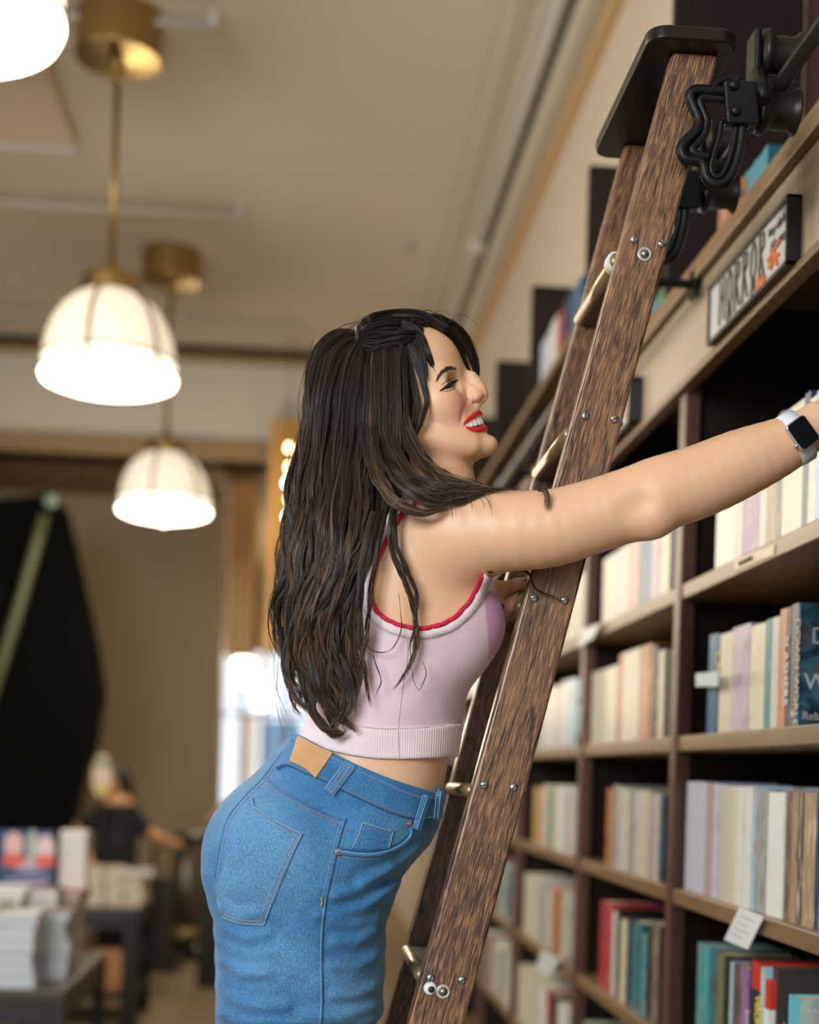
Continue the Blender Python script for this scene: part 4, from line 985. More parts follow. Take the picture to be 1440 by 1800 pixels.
def resample(pl, n):
    pl = np.array(pl, float); s = np.r_[0, np.cumsum(np.linalg.norm(np.diff(pl, axis=0), axis=1))]
    t = np.linspace(0, s[-1], n); return np.stack([np.interp(t, s, pl[:, i]) for i in range(pl.shape[1])], 1)
def smoothpl(pl, n):
    P = np.array(pl, float); out = []
    for i in range(len(P) - 1):
        p0, p1, p2, p3 = P[max(i - 1, 0)], P[i], P[i + 1], P[min(i + 2, len(P) - 1)]
        for k in range(10):
            t = k / 10; out.append(.5 * ((2 * p1) + (p2 - p0) * t + (2 * p0 - 5 * p1 + 4 * p2 - p3) * t * t + (3 * p1 - p0 - 3 * p2 + p3) * t ** 3))
    out.append(P[-1]); return resample(out, n)
def cord(fn, pl, r, name, m, parent, off=0.0, n=None, sides=6, smooth=True, ret=False, maxjump=.05):
    n = n or max(6, int(sum(np.linalg.norm(np.diff(np.array(pl, float), axis=0), axis=1)) / 4))
    q = smoothpl(pl, n) if smooth else resample(pl, n)
    P, ok = march(fn, q[:, :2]); P = P + grad(fn, P.astype(F32)) * off
    P = P[ok]
    if len(P) < 2: return None
    if ret: return P
    return MB().tube(P, r, sides).build(name, m, parent, smooth=True)
def patch(fn, top, bot, off, thick, name, m, parent, n=24, k=8, smooth=True):
    f_ = smoothpl if smooth else resample
    T, Bt = f_(top, n), f_(bot, n); px = []
    for j in range(k):
        px.append(T + (Bt - T) * j / (k - 1))
    P, ok = march(fn, np.concatenate(px)); g = grad(fn, P.astype(F32))
    O = (P + g * off); I = P - g * thick
    O = O.reshape(k, n, 3); I = I.reshape(k, n, 3); mb = MB(); mb.grid(O.tolist())
    rim = [O[0], I[0]], [I[-1], O[-1]], [I[:, 0], O[:, 0]], [O[:, -1], I[:, -1]]
    for a, b in rim: mb.grid([a.tolist(), b.tolist()])
    o = mb.build(name, m, parent, smooth=True, fix=False); return o

# ------------------------------------------------------------------ the woman on the ladder
Y0 = 2.10
def tabz(rows, Yc=Y0):
    """rows (py, x left, x right, half depth) -> world arrays sorted by z"""
    A = []
    for py, xl, xr, hy in rows:
        a, b = atY(xl, py, Yc), atY(xr, py, Yc); A.append(((a[2] + b[2]) / 2, a[0], b[0], hy))
    A.sort(); return np.array(A)
def loft(p, T, Yc, pw=2.3, Ycs=None, sl=.88):
    z = p[..., 2]; xl = np.interp(z, T[:, 0], T[:, 1]); xr = np.interp(z, T[:, 0], T[:, 2]); hy = np.interp(z, T[:, 0], T[:, 3])
    yc = Yc if Ycs is None else np.interp(z, Ycs[0], Ycs[1])
    a = (xr - xl) / 2; X = (p[..., 0] - (xl + xr) / 2); Yv = p[..., 1] - yc
    u = np.abs(X) / a; v = np.abs(Yv) / hy; q = (u ** pw + v ** pw) ** (1 / pw)
    wu = u ** 2 / (u ** 2 + v ** 2 + 1e-6); d = (q - 1) * (a * wu + hy * (1 - wu))
    d = np.where(q < .3, -.03, d) * sl
    return np.maximum(d, np.maximum(T[0, 0] - z, z - T[-1, 0])).astype(F32)
def smooth_table(rows, n=60):
    R_ = np.array(rows, float); o = np.argsort(R_[:, 0]); R_ = R_[o]; ys = np.linspace(R_[0, 0], R_[-1, 0], n)
    out = [ys]
    for c in range(1, R_.shape[1]):
        v = np.interp(ys, R_[:, 0], R_[:, c]); k = np.array([1, 2, 3, 2, 1.]); k /= k.sum(); vv = np.pad(v, 2, mode='edge'); out.append(np.convolve(vv, k, 'valid'))
    return np.stack(out, 1)
TORSO = tabz(smooth_table([(868, 706, 800, .055), (890, 690, 812, .085), (915, 675, 828, .125), (945, 655, 836, .150), (1000, 636, 838, .160), (1060, 618, 838, .155), (1120, 600, 838, .148), (1170, 582, 828, .142),
                   (1230, 560, 810, .134), (1290, 540, 797, .126), (1340, 520, 786, .124), (1400, 500, 774, .130), (1450, 470, 745, .135), (1500, 470, 700, .135), (1540, 470, 680, .13)]))

# head frame
HO = W(716, 712, 2.085)
PIT, YAW = math.radians(25.0), math.radians(13.0)
_cp, _sp, _cy, _sy = math.cos(PIT), math.sin(PIT), math.cos(YAW), math.sin(YAW)
Ry = np.array([[_cp, 0, -_sp], [0, 1, 0], [_sp, 0, _cp]])
Rz = np.array([[_cy, _sy, 0], [-_sy, _cy, 0], [0, 0, 1]])
ROLLH = math.radians(4.0); Rx = np.array([[1, 0, 0], [0, math.cos(ROLLH), -math.sin(ROLLH)], [0, math.sin(ROLLH), math.cos(ROLLH)]])
RH = Rz @ Ry @ Rx                   # columns: canonical axes in world
def toH(p): return (p - V3(HO)) @ RH.astype(F32)
def fromH(q): return np.asarray(q, float) @ RH.T + HO
def cY(px, py, y0):
    """canonical head point seen at (px,py) on the plane y=y0"""
    o = (EYE - HO) @ RH; d = ray(px, py) @ RH; t = (y0 - o[1]) / d[1]; return o + d * t

noseB = [cY(838, 660, 0), cY(846, 670, 0), cY(853, 681, 0), cY(857.5, 690, 0)]
noseB = [q - np.array([r, 0, 0]) * .93 for q, r in zip(noseB, (.0085, .0080, .0080, .0086))]
ala = cY(839, 697, -.0135); ala = ala + np.array([-.003, 0, 0])
eyeN = cY(790, 677, -.032); EYC = np.array([eyeN[0] - .0105, -.032, eyeN[2] + .001])
def head_base(q):
    """q canonical head coordinates"""
    ay = q.copy(); ay[..., 1] = np.abs(ay[..., 1])
    d = ell(q, (-.012, 0, .046), (.090, .073, .082))
    d = smin(d, ell(q, (.046, 0, .034), (.0530, .057, .054)), .03)
    d = smin(d, ell(q, (.034, 0, -.028), (.049, .055, .060)), .03)
    d = smin(d, ell(ay, (.048, .038, -.026), (.026, .024, .024)), .02)             # zygoma
    d = smin(d, ell(q, (.034, 0, -.080), (.046, .042, .0325)), .025)               # jaw
    d = smin(d, cap(ay, (-.004, .050, -.060), (.062, .024, -.098), .013, .013), .022)  # mandible
    d = smin(d, ell(q, (.081, 0, -.1035), (.0180, .020, .0150)), .016)              # chin
    d = smin(d, ell(q, (.047, 0, -.066), (.0465, .033, .027)), .016)              # muzzle
    d = smin(d, cap(ay, (.082, .010, .013), (.063, .043, .009), .0085, .0085), .014)   # brow ridge
    d = smax(d, -sph(ay, (EYC[0] + .0175, .034, EYC[2] - .001), .0125), .013)        # socket
    d = smin(d, sph(ay, (EYC[0] - .001, .0325, EYC[2]), .0128), .004)                # lids over the eyeball
    d = smin(d, cap(ay, (EYC[0] + .006, .024, EYC[2] - .0085), (EYC[0] + .001, .042, EYC[2] - .007), .0045, .004), .008)
    # cheeks pushed up by the smile
    ck = cY(803, 712, -.040)
    d = smin(d, ell(ay, (ck[0] - .018, .034, ck[2]), (.022, .020, .022)), .014)
    # nose
    n = None
    n = cap(q, (.082, 0, .014), noseB[0], .009, .0078)
    n = smin(n, cap(ay, (.088, .003, -.006), (.100, .0055, -.032), .0075, .0085), .008)
    for i in range(3):
        e = cap(q, noseB[i], noseB[i + 1], (.0078, .0074, .0076)[i], (.0074, .0076, .0084)[i]); n = smin(n, e, .006)
    n = smin(n, ell(ay, (ala[0], .0125, ala[2] + .001), (.0095, .0068, .0072)), .006)
    n = smin(n, cap(q, (noseB[3][0] - .004, 0, noseB[3][2] - .006), (noseB[3][0] - .020, 0, noseB[3][2] - .012), .0045, .007), .006)
    d = smin(d, n, .009)
    # ear
    d = smin(d, ellR(ay, (-.012, .070, -.014), (.015, .006, .027), np.eye(3)), .008)
    d = smax(d, -ell(ay, (-.009, .077, -.012), (.008, .005, .015)), .004)
    return d
# lips and the open smile are laid on the face where the sight lines meet it
def on_face(pl):
    P, ok = march(lambda p: head_base(toH(p)), pl); return ((P - HO) @ RH)
def mid_face(z):
    xs = np.linspace(.13, .05, 400); q = np.stack([xs, 0 * xs, 0 * xs + z], 1).astype(F32); d = head_base(q); return np.array([xs[np.argmax(d < 0)], 0, z])
def mouth_curve(pl, zm, rs=None):
    P = list(on_face(pl)); P = [p for p in P if p[1] < -.0015] + [mid_face(zm)]; return np.array(P)
zmU, zmL = cY(857, 722.5, 0)[2], cY(860, 750, 0)[2]
UP = mouth_curve([(815.5, 745), (820, 740), (827, 734.5), (835, 729), (843, 725.5), (850, 722.5)], zmU)
LP = mouth_curve([(818, 749), (824, 753), (832, 755.5), (841, 755), (849, 753), (855, 751)], zmL)
UO = mouth_curve([(816, 746), (821, 742.5), (828, 738), (836, 733.5), (844, 730.5), (851, 728.5)], cY(857, 728, 0)[2])
LO = mouth_curve([(816, 746.5), (820, 750), (828, 752), (838, 751), (846, 748.5), (853, 745.5)], cY(860, 743, 0)[2])
def lip_radii(P, r0, r1): t = np.linspace(0, 1, len(P)); return r0 + (r1 - r0) * np.sin(t * math.pi / 2) ** .8
def lip_full(P, r):
    P = P.copy(); P[:, 0] -= r * .25; m = P[:-1][::-1] * np.array([1, -1, 1]); return [p for p in P] + [p for p in m], list(r) + list(r[:-1][::-1])
UP, LP = smoothpl(UP, 16), smoothpl(LP, 16)
UL, ULr = lip_full(UP, lip_radii(UP, .0011, .0034)); LL, LLr = lip_full(LP, lip_radii(LP, .0011, .0043))
def opening(q):
    y = np.abs(q[..., 1]); a = UO[::-1]; b = LO[::-1]
    zu = np.interp(y, -a[:, 1], a[:, 2]); zl = np.interp(y, -b[:, 1], b[:, 2])
    return np.maximum(np.maximum(q[..., 2] - zu, zl - q[..., 2]), np.maximum(y + UO[0, 1], .052 - q[..., 0]))
CRS = on_face([(830, 692), (822, 704), (816, 717), (812, 730), (811, 741)]) + np.array([.0012, 0, 0])
NOS = on_face([(850, 700.5)])[0]; ALC = on_face([(829, 697), (830, 704), (836, 708)])
def head_sdf(q):
    d = head_base(q); ay = q.copy(); ay[..., 1] = -np.abs(ay[..., 1])
    d = smax(d, -chain(ay, list(CRS), [.0016, .0024, .0026, .0022, .0012], .002), .005)
    d = smax(d, -chain(ay, list(ALC), [.0012, .0014, .001], .001), .0022)
    d = smax(d, -ell(ay, NOS + np.array([0, 0, .0]), (.0048, .0026, .0028)), .0015)
    d = smin(d, chain(q, UL, ULr, .002), .0022); d = smin(d, chain(q, LL, LLr, .002), .0022)
    return smax(d, -opening(q), .0010)
def lip_d(P): q = toH(P); return np.minimum(chain(q, UL, ULr, .003), chain(q, LL, LLr, .003))

# arms
RA = [W(796, 934, 1.985), W(862, 934, 1.945), W(960, 930, 1.925), W(1040, 909, 1.915), W(1120, 882, 1.905), W(1160, 868, 1.90), W(1230, 846, 1.895), W(1300, 816, 1.89), W(1370, 786, 1.885), W(1412, 762, 1.88), W(1440, 744, 1.88)]
RAr = [.060, .0560, .0525, .0500, .0490, .0500, .0490, .0460, .0385, .0315, .0300]
_ra = np.array([np.r_[a, r] for a, r in zip(RA, RAr)]); _t = np.linspace(0, len(RA) - 1, 34)
_c = []
for _x in _t:
    _i = min(int(_x), len(RA) - 2); _f = _x - _i; p0, p1, p2, p3 = _ra[max(_i - 1, 0)], _ra[_i], _ra[_i + 1], _ra[min(_i + 2, len(RA) - 1)]
    _c.append(.5 * ((2 * p1) + (p2 - p0) * _f + (2 * p0 - 5 * p1 + 4 * p2 - p3) * _f * _f + (3 * p1 - p0 - 3 * p2 + p3) * _f ** 3))
_c = np.array(_c); RAd = [c[:3] for c in _c]; RAdr = [c[3] for c in _c]
LA = [W(790, 950, 2.255), W(765, 1040, 2.33), W(748, 1130, 2.375), W(790, 1110, 2.29), W(838, 1064, 2.15)]
LAr = [.052, .046, .040, .036, .026]
def finger(p, pts, rs, k=.003): return chain(p, pts, rs, k)
# left hand on the third tread
zt3 = tz[2]
LH = [('palm', W(850, 1056, 2.135), W(876, 1050, 2.10), .024, .021)]
LF = [  # thumb along the tread, then index..little curled round the nosing
    ([W(866, 1040, 2.105), W(890, 1036, 2.088), W(910, 1030, 2.078), W(926, 1026, 2.072)], (.016, .0125, .0115, .0095)),
    ([W(868, 1064, 2.090), W(884, 1070, 2.066), W(900, 1062, 2.058), W(913, 1051, 2.064)], (.0135, .0105, .0098, .0085)),
    ([W(870, 1066, 2.115), W(886, 1073, 2.092), W(902, 1066, 2.084), W(914, 1054, 2.088)], (.013, .0105, .0095, .008)),
    ([W(870, 1064, 2.140), W(885, 1071, 2.120), W(900, 1065, 2.112), W(912, 1055, 2.114)], (.0125, .0100, .009, .0075)),
    ([W(868, 1060, 2.158), W(881, 1068, 2.145), W(894, 1064, 2.138), W(905, 1056, 2.138)], (.011, .009, .008, .007))]
# right hand reaching to the shelf beyond the frame
wr = RA[-1]; RHc = wr + np.array([.055, .0, .035])
RF = []
for i, (dy, dz, L_) in enumerate(((-.030, .014, .062), (-.010, .020, .072), (.012, .019, .068), (.031, .012, .054))):
    b0 = RHc + np.array([.030, dy, dz * .6]); b1 = b0 + np.array([.42, .05 * (i - 1.5), .36]) * L_; b2 = b1 + np.array([.36, 0, .02]) * L_; b3 = b2 + np.array([.18, 0, -.20]) * L_
    RF.append(([b0, b1, b2, b3], (.0105, .0092, .0085, .0072)))
RF.append(([wr + np.array([.022, -.020, .004]), wr + np.array([.050, -.045, .012]), wr + np.array([.078, -.052, .020]), wr + np.array([.096, -.050, .022])], (.013, .0115, .0105, .0085)))

def hand_R(p):
    d = ellR(p, wr * .5 + RHc * .5 + np.array([.008, 0, .004]), (.052, .037, .017), _rotY(-.55))
    for i, (pts, rs) in enumerate(RF): d = smin(d, finger(p, pts, rs), .007 if i < 4 else .010)
    return d
def _rotY(a): return np.array([[math.cos(a), 0, math.sin(a)], [0, 1, 0], [-math.sin(a), 0, math.cos(a)]])
def hand_L(p):
    d = cap(p, LH[0][1], LH[0][2], LH[0][3], LH[0][4]); d = smin(d, ell(p, W(868, 1052, 2.125), (.024, .036, .019)), .01)
    for i, (pts, rs) in enumerate(LF): d = smin(d, finger(p, pts, rs), .006 if i else .010)
    return d
def wrinkle(p, fx, fz, amp, ph=0.0):
    return amp * np.sin(p[..., 2] * fz + 3.0 * np.sin(p[..., 0] * fx + ph) + ph)
def trunk(p):
    d = loft(p, TORSO, Y0)
    for s in (-1, 1):
        d = smin(d, ell(p, W(806, 1108, Y0 + .0) + np.array([0, s * .072, 0]), (.052, .056, .058)), .05)
    # neck and shoulders
    d = smin(d, cap(p, W(745, 930, 2.10), W(772, 842, 2.095), .058, .047), .035)
    d = smin(d, cap(p, W(772, 842, 2.095), W(742, 780, 2.09), .047, .050), .02)
    d = smin(d, cap(p, W(765, 925, 2.04), W(800, 930, 1.985), .060, .058), .045)
    d = smin(d, cap(p, W(765, 935, 2.16), W(792, 945, 2.25), .060, .052), .045)
    # shoulder blade
    d = smin(d, ell(p, W(690, 1000, 1.985), (.045, .030, .075)), .035)
    return d
def body_noleft(p):
    d = trunk(p); a = chain(p, RAd, RAdr, .0015)
    # elbow dimple and point
    a = smin(a, sph(p, W(1148, 915, 1.885), .018), .035)
    d = smin(d, a, .045)
    d = smax(d, -cap(p, W(1110, 895, 1.843), W(1130, 880, 1.843), .006, .006), .030)
    return d
def body_sdf(p):
    d = body_noleft(p)
    la = chain(p, LA, LAr, .02); d = smin(d, la, .025)
    dh = head_sdf(toH(p)); d = smin(d, dh, .012)
    d = smin(d, hand_R(p), .014); d = smin(d, hand_L(p), .012)
    return d
# legs under the jeans
FEETZ = tz[7] if len(tz) > 7 else tz[-1]
def legs_body(p):
    d = None
    for yy, yf in ((2.085, 2.105), (2.215, 2.225)):
        e = chain(p, [W(560, 1540, Y0) * np.array([1, 0, 1]) + np.array([0, yy, 0]), np.array([W(500, 1900, Y0)[0], yy, W(500, 1900, Y0)[2]]), np.array([XL(FEETZ) - .055, yf, FEETZ + .15])], (.07, .055, .036), .02)
        d = e if d is None else np.minimum(d, e)
    return d
def body_all(p): return smin(body_sdf(p), legs_body(p), .03)

def skin_material():
    m = bpy.data.materials.new('skin'); m.use_nodes = True; nt = m.node_tree; b = nt.nodes['Principled BSDF']
    at = lambda n: N(nt, 'ShaderNodeAttribute', attribute_name=n).outputs['Fac']
    tc = N(nt, 'ShaderNodeTexCoord'); n = N(nt, 'ShaderNodeTexNoise'); n.inputs['Scale'].default_value = 22; n.inputs['Detail'].default_value = 5
    nt.links.new(tc.outputs['Object'], n.inputs['Vector'])
    base = mixc(nt, n.outputs['Fac'], (.71, .42, .245), (.79, .497, .305))
    vor = N(nt, 'ShaderNodeTexVoronoi'); vor.inputs['Scale'].default_value = 38; nt.links.new(tc.outputs['Object'], vor.inputs['Vector'])
    fr = ramp(nt, vor.outputs['Distance'], [(0.0, (.55, .55, .55)), (.035, (0, 0, 0))])
    base = mixc(nt, fr.outputs[0], base, (.42, .20, .12))
    base = mixc(nt, at('blush'), base, (.70, .27, .22))
    base = mixc(nt, at('lip'), base, (.66, .018, .022))
    base = mixc(nt, at('cavity'), base, (.06, .01, .01))
    nt.links.new(base, b.inputs['Base Color'])
    r = N(nt, 'ShaderNodeMath', operation='MULTIPLY'); nt.links.new(at('lip'), r.inputs[0]); r.inputs[1].default_value = -.18
    r2 = N(nt, 'ShaderNodeMath', operation='ADD'); nt.links.new(r.outputs[0], r2.inputs[0]); r2.inputs[1].default_value = .46
    nt.links.new(r2.outputs[0], b.inputs['Roughness'])
    b.inputs['Subsurface Weight'].default_value = .18; b.inputs['Subsurface Radius'].default_value = (1.0, .32, .16); b.inputs['Subsurface Scale'].default_value = .006
    n2 = N(nt, 'ShaderNodeTexNoise'); n2.inputs['Scale'].default_value = 900; nt.links.new(tc.outputs['Object'], n2.inputs['Vector'])
    bp = N(nt, 'ShaderNodeBump'); bp.inputs['Strength'].default_value = .12; bp.inputs['Distance'].default_value = .0006
    nt.links.new(n2.outputs['Fac'], bp.inputs['Height']); nt.links.new(bp.outputs[0], b.inputs['Normal'])
    MATS['skin'] = m; return m
m_skin = skin_material()

def corners(*pts, pad=.02):
    A = np.array(pts); return A.min(0) - pad, A.max(0) + pad
person = empty('person', (0, 0, 0))
person.location = (float(XL(FEETZ)) - .02, 2.165, float(FEETZ))
_pinv = Vector(person.location)
def adopt(o):
    """keep world place while parented to the person"""
    o.parent = person; o.matrix_parent_inverse = Matrix.Translation(-_pinv); return o

# head box and hand boxes get a finer net
hb_lo, hb_hi = HO - .15, HO + np.array([.17, .13, .16]); 
def in_head(c, g=0.0): q = toH(c.astype(F32)); return (q[:, 0] > .005 - g) & (q[:, 2] > -.118 - g) & (q[:, 2] < .11 + g) & (np.abs(q[:, 1]) < .12) & (q[:, 0] < .2)
lh_lo, lh_hi = corners(*[q for pts, _ in LF for q in pts], LH[0][1], pad=.022)
rh_lo, rh_hi = corners(*[q for pts, _ in RF for q in pts], wr, pad=.022); rh_lo[0] = wr[0] - .01
inb = lambda c, lo, hi, g=0.0: ((c > lo - g) & (c < hi + g)).all(1)
P1, Q1 = surface(body_all, (-.20, 1.78, .60), (.90, 2.46, 2.30), .0042, lambda c: ~(in_head(c) | inb(c, lh_lo, lh_hi) | inb(c, rh_lo, rh_hi)))
P2, Q2 = surface(body_sdf, HO - np.array([.09, .14, .15]), HO + np.array([.19, .13, .15]), .00165, lambda c: in_head(c, .003))
P3, Q3 = surface(body_sdf, lh_lo, lh_hi, .0020, lambda c: inb(c, lh_lo, lh_hi, -.001))
P4, Q4 = surface(body_sdf, rh_lo, rh_hi, .0028, lambda c: inb(c, rh_lo, rh_hi, -.001))
PB = np.concatenate([P1, P2, P3, P4]); o1 = len(P1); o2 = o1 + len(P2); o3 = o2 + len(P3)
QB = np.concatenate([Q1, Q2 + o1, Q3 + o2, Q4 + o3])
qh = toH(PB); lipv = np.clip(.9 - lip_d(PB) / .0010, 0, 1)
cav = np.clip((.0012 - opening(qh)) / .0006, 0, 1) * np.clip((-head_base(qh) - .0035) / .001, 0, 1) * (qh[:, 0] > .04) * (qh[:, 0] < .11)
lipv = lipv * (1 - cav)
ayh = qh.copy(); ayh[:, 1] = np.abs(ayh[:, 1]); ckc = cY(803, 712, -.040)
blush = .80 * np.exp(-(ln(ayh - V3((ckc[0], .040, ckc[2])) ) / .020) ** 2) + .40 * np.exp(-(ln(qh - V3(noseB[3])) / .014) ** 2) + .5 * np.exp(-(ln(ayh - V3((-.003, .075, -.030))) / .012) ** 2)
body = np_mesh('body', PB, QB, m_skin, None, {'lip': lipv, 'cavity': cav, 'blush': blush}); adopt(body)

# face details
def pmesh(mb, name, m, smooth=True):
    o = mb.build(name, m, None, smooth=smooth); adopt(o); return o
m_tooth = mat('tooth_enamel', (.80, .76, .68), .18, coat=.5); m_lash = mat('dark_lash', (.012, .008, .007), .5); m_brow = mat('brow_brown', (.045, .025, .017), .6)
m_eye = mat('dark_eye', (.012, .009, .008), .08, coat=1.0)
th = MB()
TE = [(821, 747, .0036, .0042), (828, 744.5, .0040, .0056), (836, 741.5, .0042, .0064), (845, 738.5, .0044, .0070), (854, 735.5, .0046, .0074)]
for a, b, w_, h_ in TE:
    c = on_face([(a, b)])[0]
    if a == 854: c = mid_face(cY(857.5, 735.5, 0)[2]); c[1] = -.0046
    nrm_ = np.array([.094 - .047, 0, 0]); tx = np.array([-(c[1]) * (.0465 / .033) ** 2, 0, 0])
    nv = np.array([(c[0] - .047) / .0465 ** 2, c[1] / .033 ** 2, 0]); nv /= np.linalg.norm(nv); tv = np.array([-nv[1], nv[0], 0])
    for s in (1, -1):
        n_ = 14; pr = []; fl = np.array([1, s, 1])
        cc = c - nv * .0048
        for i in range(11):
            for j in range(n_):
                th_ = math.pi * i / 10; ph = 2 * math.pi * j / n_
                sp = lambda v, e=.45: math.copysign(abs(v) ** e, v)
                q = (cc + nv * .0026 * sp(math.sin(th_)) * sp(math.cos(ph)) + tv * w_ * sp(math.sin(th_)) * sp(math.sin(ph)) + np.array([0, 0, h_ * sp(math.cos(th_)) + .0012])) * fl
                pr.append(fromH(q))
        th.add(pr, [(i * n_ + j, i * n_ + (j + 1) % n_, (i + 1) * n_ + (j + 1) % n_, (i + 1) * n_ + j) for i in range(10) for j in range(n_)])
pmesh(th, 'teeth', m_tooth)
def mirror_pts(P): return [fromH(((np.array(p) - HO) @ RH) * np.array([1, -1, 1])) for p in P]
def both(pl, r, name, m, off=.0003, n=18, far=True):
    P = cord(body_sdf, pl, 0, '', None, None, off=off, n=n, ret=True); k = len(P)
    rr = [r * (.25 + .75 * math.sin(math.pi * (i + .5) / k) ** .6) for i in range(k)]
    b = MB(); b.tube(P, rr, 6)
    if far: b.tube(mirror_pts(P), rr, 6)
    return b
eb = both([(773, 687.5), (779, 684), (785, 679), (792, 674), (799, 670), (804, 667.5)], .0021, '', None); pmesh(eb, 'eyeliner', m_lash)
ev = MB(); P_ = patch(body_sdf, [(781, 682.5), (787, 678), (794, 673.5), (801, 669.5)], [(783, 684.5), (790, 683), (798, 679), (802.5, 672)], .0006, .001, 'eye', m_eye, None, n=12, k=4); adopt(P_)
lb = both([(778, 688), (786, 687.5), (795, 684.5), (803, 676)], .0007, '', None); pmesh(lb, 'lower_lashes', mat('lower_lid_line', (.20, .09, .06), .6))
cl_ = both([(776, 678), (782, 672), (789, 667.5), (797, 664.5), (803, 664)], .0008, '', None); pmesh(cl_, 'eyelid_crease', mat('lid_crease', (.30, .15, .10), .7))
# upper lashes
la_ = MB()
for i in range(14):
    t = i / 13; P = cord(body_sdf, [(779 + 22 * t, 683 - 13 * t), (780 + 22 * t, 682 - 13 * t)], 0, '', None, None, n=2, ret=True)
    a = P[0]; q = [a, a + (RH @ np.array([.0035, -.002, -.001])), a + (RH @ np.array([.0065, -.004 + .002 * t, .0015]))]
    la_.tube(q, [.0004, .0003, .0001], 4); la_.tube(mirror_pts(q), [.0004, .0003, .0001], 4)
pmesh(la_, 'upper_lashes', m_lash)
br = MB(); br2 = MB(); rr_ = random.Random(3)
BRL = resample([(769, 667), (772, 661), (778, 654), (786, 649), (795, 647), (805, 648.5)], 40)
P, ok = march(body_sdf, BRL); Pm = P
for i in range(360):
    t = rr_.random(); j = t * 37; k = int(j); wd = .0034 * (1 - .55 * (1 - t)) * (1 if t < .95 else .6)
    dirv = (Pm[k + 2] - Pm[k]); dirv /= np.linalg.norm(dirv); up = RH @ np.array([0, 0, 1.0]); n_ = RH @ np.array([.7, -.7, 0])
    a = Pm[k] + up * rr_.uniform(-wd, wd) + n_ * .0004; b_ = a - dirv * .004 + up * rr_.uniform(.0002, .0018)
    q = [a, .5 * (a + b_) + n_ * .0003, b_]; br.tube(q, [.0003, .00025, .0001], 4); br2.tube(mirror_pts(q), [.00035, .0003, .0001], 4)
pmesh(br, 'eyebrow', m_brow); pmesh(br2, 'eyebrow', m_brow)

# hair tie, ring, nails
m_nail = mat('dark_nail_polish', (.02, .012, .016), .1, coat=1.0)
nl = MB()
for pts, rs in LF[:2]:
    a, b_ = np.array(pts[-2]), np.array(pts[-1]); d = (b_ - a) / np.linalg.norm(b_ - a); nn = np.cross(d, (0, 1, 0)); nn /= np.linalg.norm(nn)
    if nn[2] < 0: nn = -nn
    nn = nn * .8 + np.array([0, -.6, 0]); nn /= np.linalg.norm(nn); sd = np.cross(d, nn); c = b_ + nn * rs[-1] * .88 + d * rs[-1] * .2
    nl.obox(c, d * .0065, sd * .0048, nn * .0010)
pmesh(nl, 'fingernails', m_nail)
rg = MB(); a, b_ = np.array(LF[1][0][1]), np.array(LF[1][0][2]); d = (b_ - a) / np.linalg.norm(b_ - a); u = np.cross(d, (0, 0, 1)); u /= np.linalg.norm(u); v = np.cross(d, u); c0 = a * .9 + b_ * .1
rg.tube([c0 + .0112 * (u * math.cos(t) + v * math.sin(t)) for t in np.linspace(0, 2 * math.pi, 25)], .0014, 6)
pmesh(rg, 'ring', mat('silver_ring', (.6, .6, .62), .15, metal=1))
stn = MB(); P, ok = march(body_sdf, [(880, 1067)]); stn.lathe([(.0062, -.001), (.0058, .0015), (.003, .004), (0, .0045)], P[0], axis=(-.2, -1, .1), n=18)
pmesh(stn, 'ring_stone', mat('dark_violet_stone', (.05, .04, .12), .05, coat=1.0))

# ------------------------------------------------------------------ knitted top
ARM = [(728, 886), (706, 902), (690, 925), (676, 952), (662, 985), (653, 1015), (651, 1042), (656, 1064), (668, 1081), (690, 1095), (715, 1103), (735, 1106), (760, 1103), (790, 1092), (815, 1071), (834, 1045), (849, 1012)]
def poly2d(px, py, P):
    P = np.array(P, float); n = len(P); d = np.full(px.shape, 1e9); s = np.zeros(px.shape, bool)
    for i in range(n):
        a, b = P[i], P[(i + 1) % n]; e = b - a; wx, wy = px - a[0], py - a[1]; h = np.clip((wx * e[0] + wy * e[1]) / (e @ e), 0, 1)
        d = np.minimum(d, (wx - e[0] * h) ** 2 + (wy - e[1] * h) ** 2)
        c1 = (a[1] <= py) != (b[1] <= py); xi = a[0] + (py - a[1]) * e[0] / (e[1] if abs(e[1]) > 1e-9 else 1e-9); s ^= c1 & (px < xi)
    return np.sqrt(d) * np.where(s, -1, 1)
armP = ARM + [(853, 1008), (866, 1020), (905, 1034), (1900, 1034), (1900, 500), (728, 500)]
def toPx(p):
    d = p - EYE; f = d @ _F; return PPX + FPX * (d @ _R) / f, PPY - FPX * (d @ _U) / f
hemL = np.array([W(a, b, 2.0)[[0, 2]] for a, b in ((500, 1262), (528, 1296), (548, 1308), (580, 1320), (620, 1329), (660, 1334), (700, 1335), (760, 1333), (800, 1330), (900, 1328))])
bandL = np.array([W(a, b, 2.0)[[0, 2]] for a, b in ((500, 1222), (530, 1248), (560, 1262), (600, 1272), (650, 1279), (700, 1281), (760, 1278), (800, 1272), (900, 1266))])
def armhole(p): 
    a, b = toPx(p); return (poly2d(a, b, armP) / 1260.).astype(F32)
def cloth_fn(p):
    b = body_noleft(p); z = p[..., 2]; x = p[..., 0]
    ah = armhole(p)
    zh = np.interp(x, hemL[:, 0], hemL[:, 1]); zb = np.interp(x, bandL[:, 0], bandL[:, 1])
    rib = np.clip((.0155 - ah) / .0015, 0, 1); band = np.clip((zb - z) / .0015, 0, 1)
    off = .0042 + .0016 * np.maximum(rib, band) + .0009 * wrinkle(p, 18, 60, 1.0, .7) + .004 * band * np.clip((x - .02) / .2, 0, 1) ** 2
    d = b - off
    d = smax(d, (zh - z) * .9, .002); d = smax(d, -ah, .002)
    return smax(d, z - W(728, 880, 2.1)[2], .004)
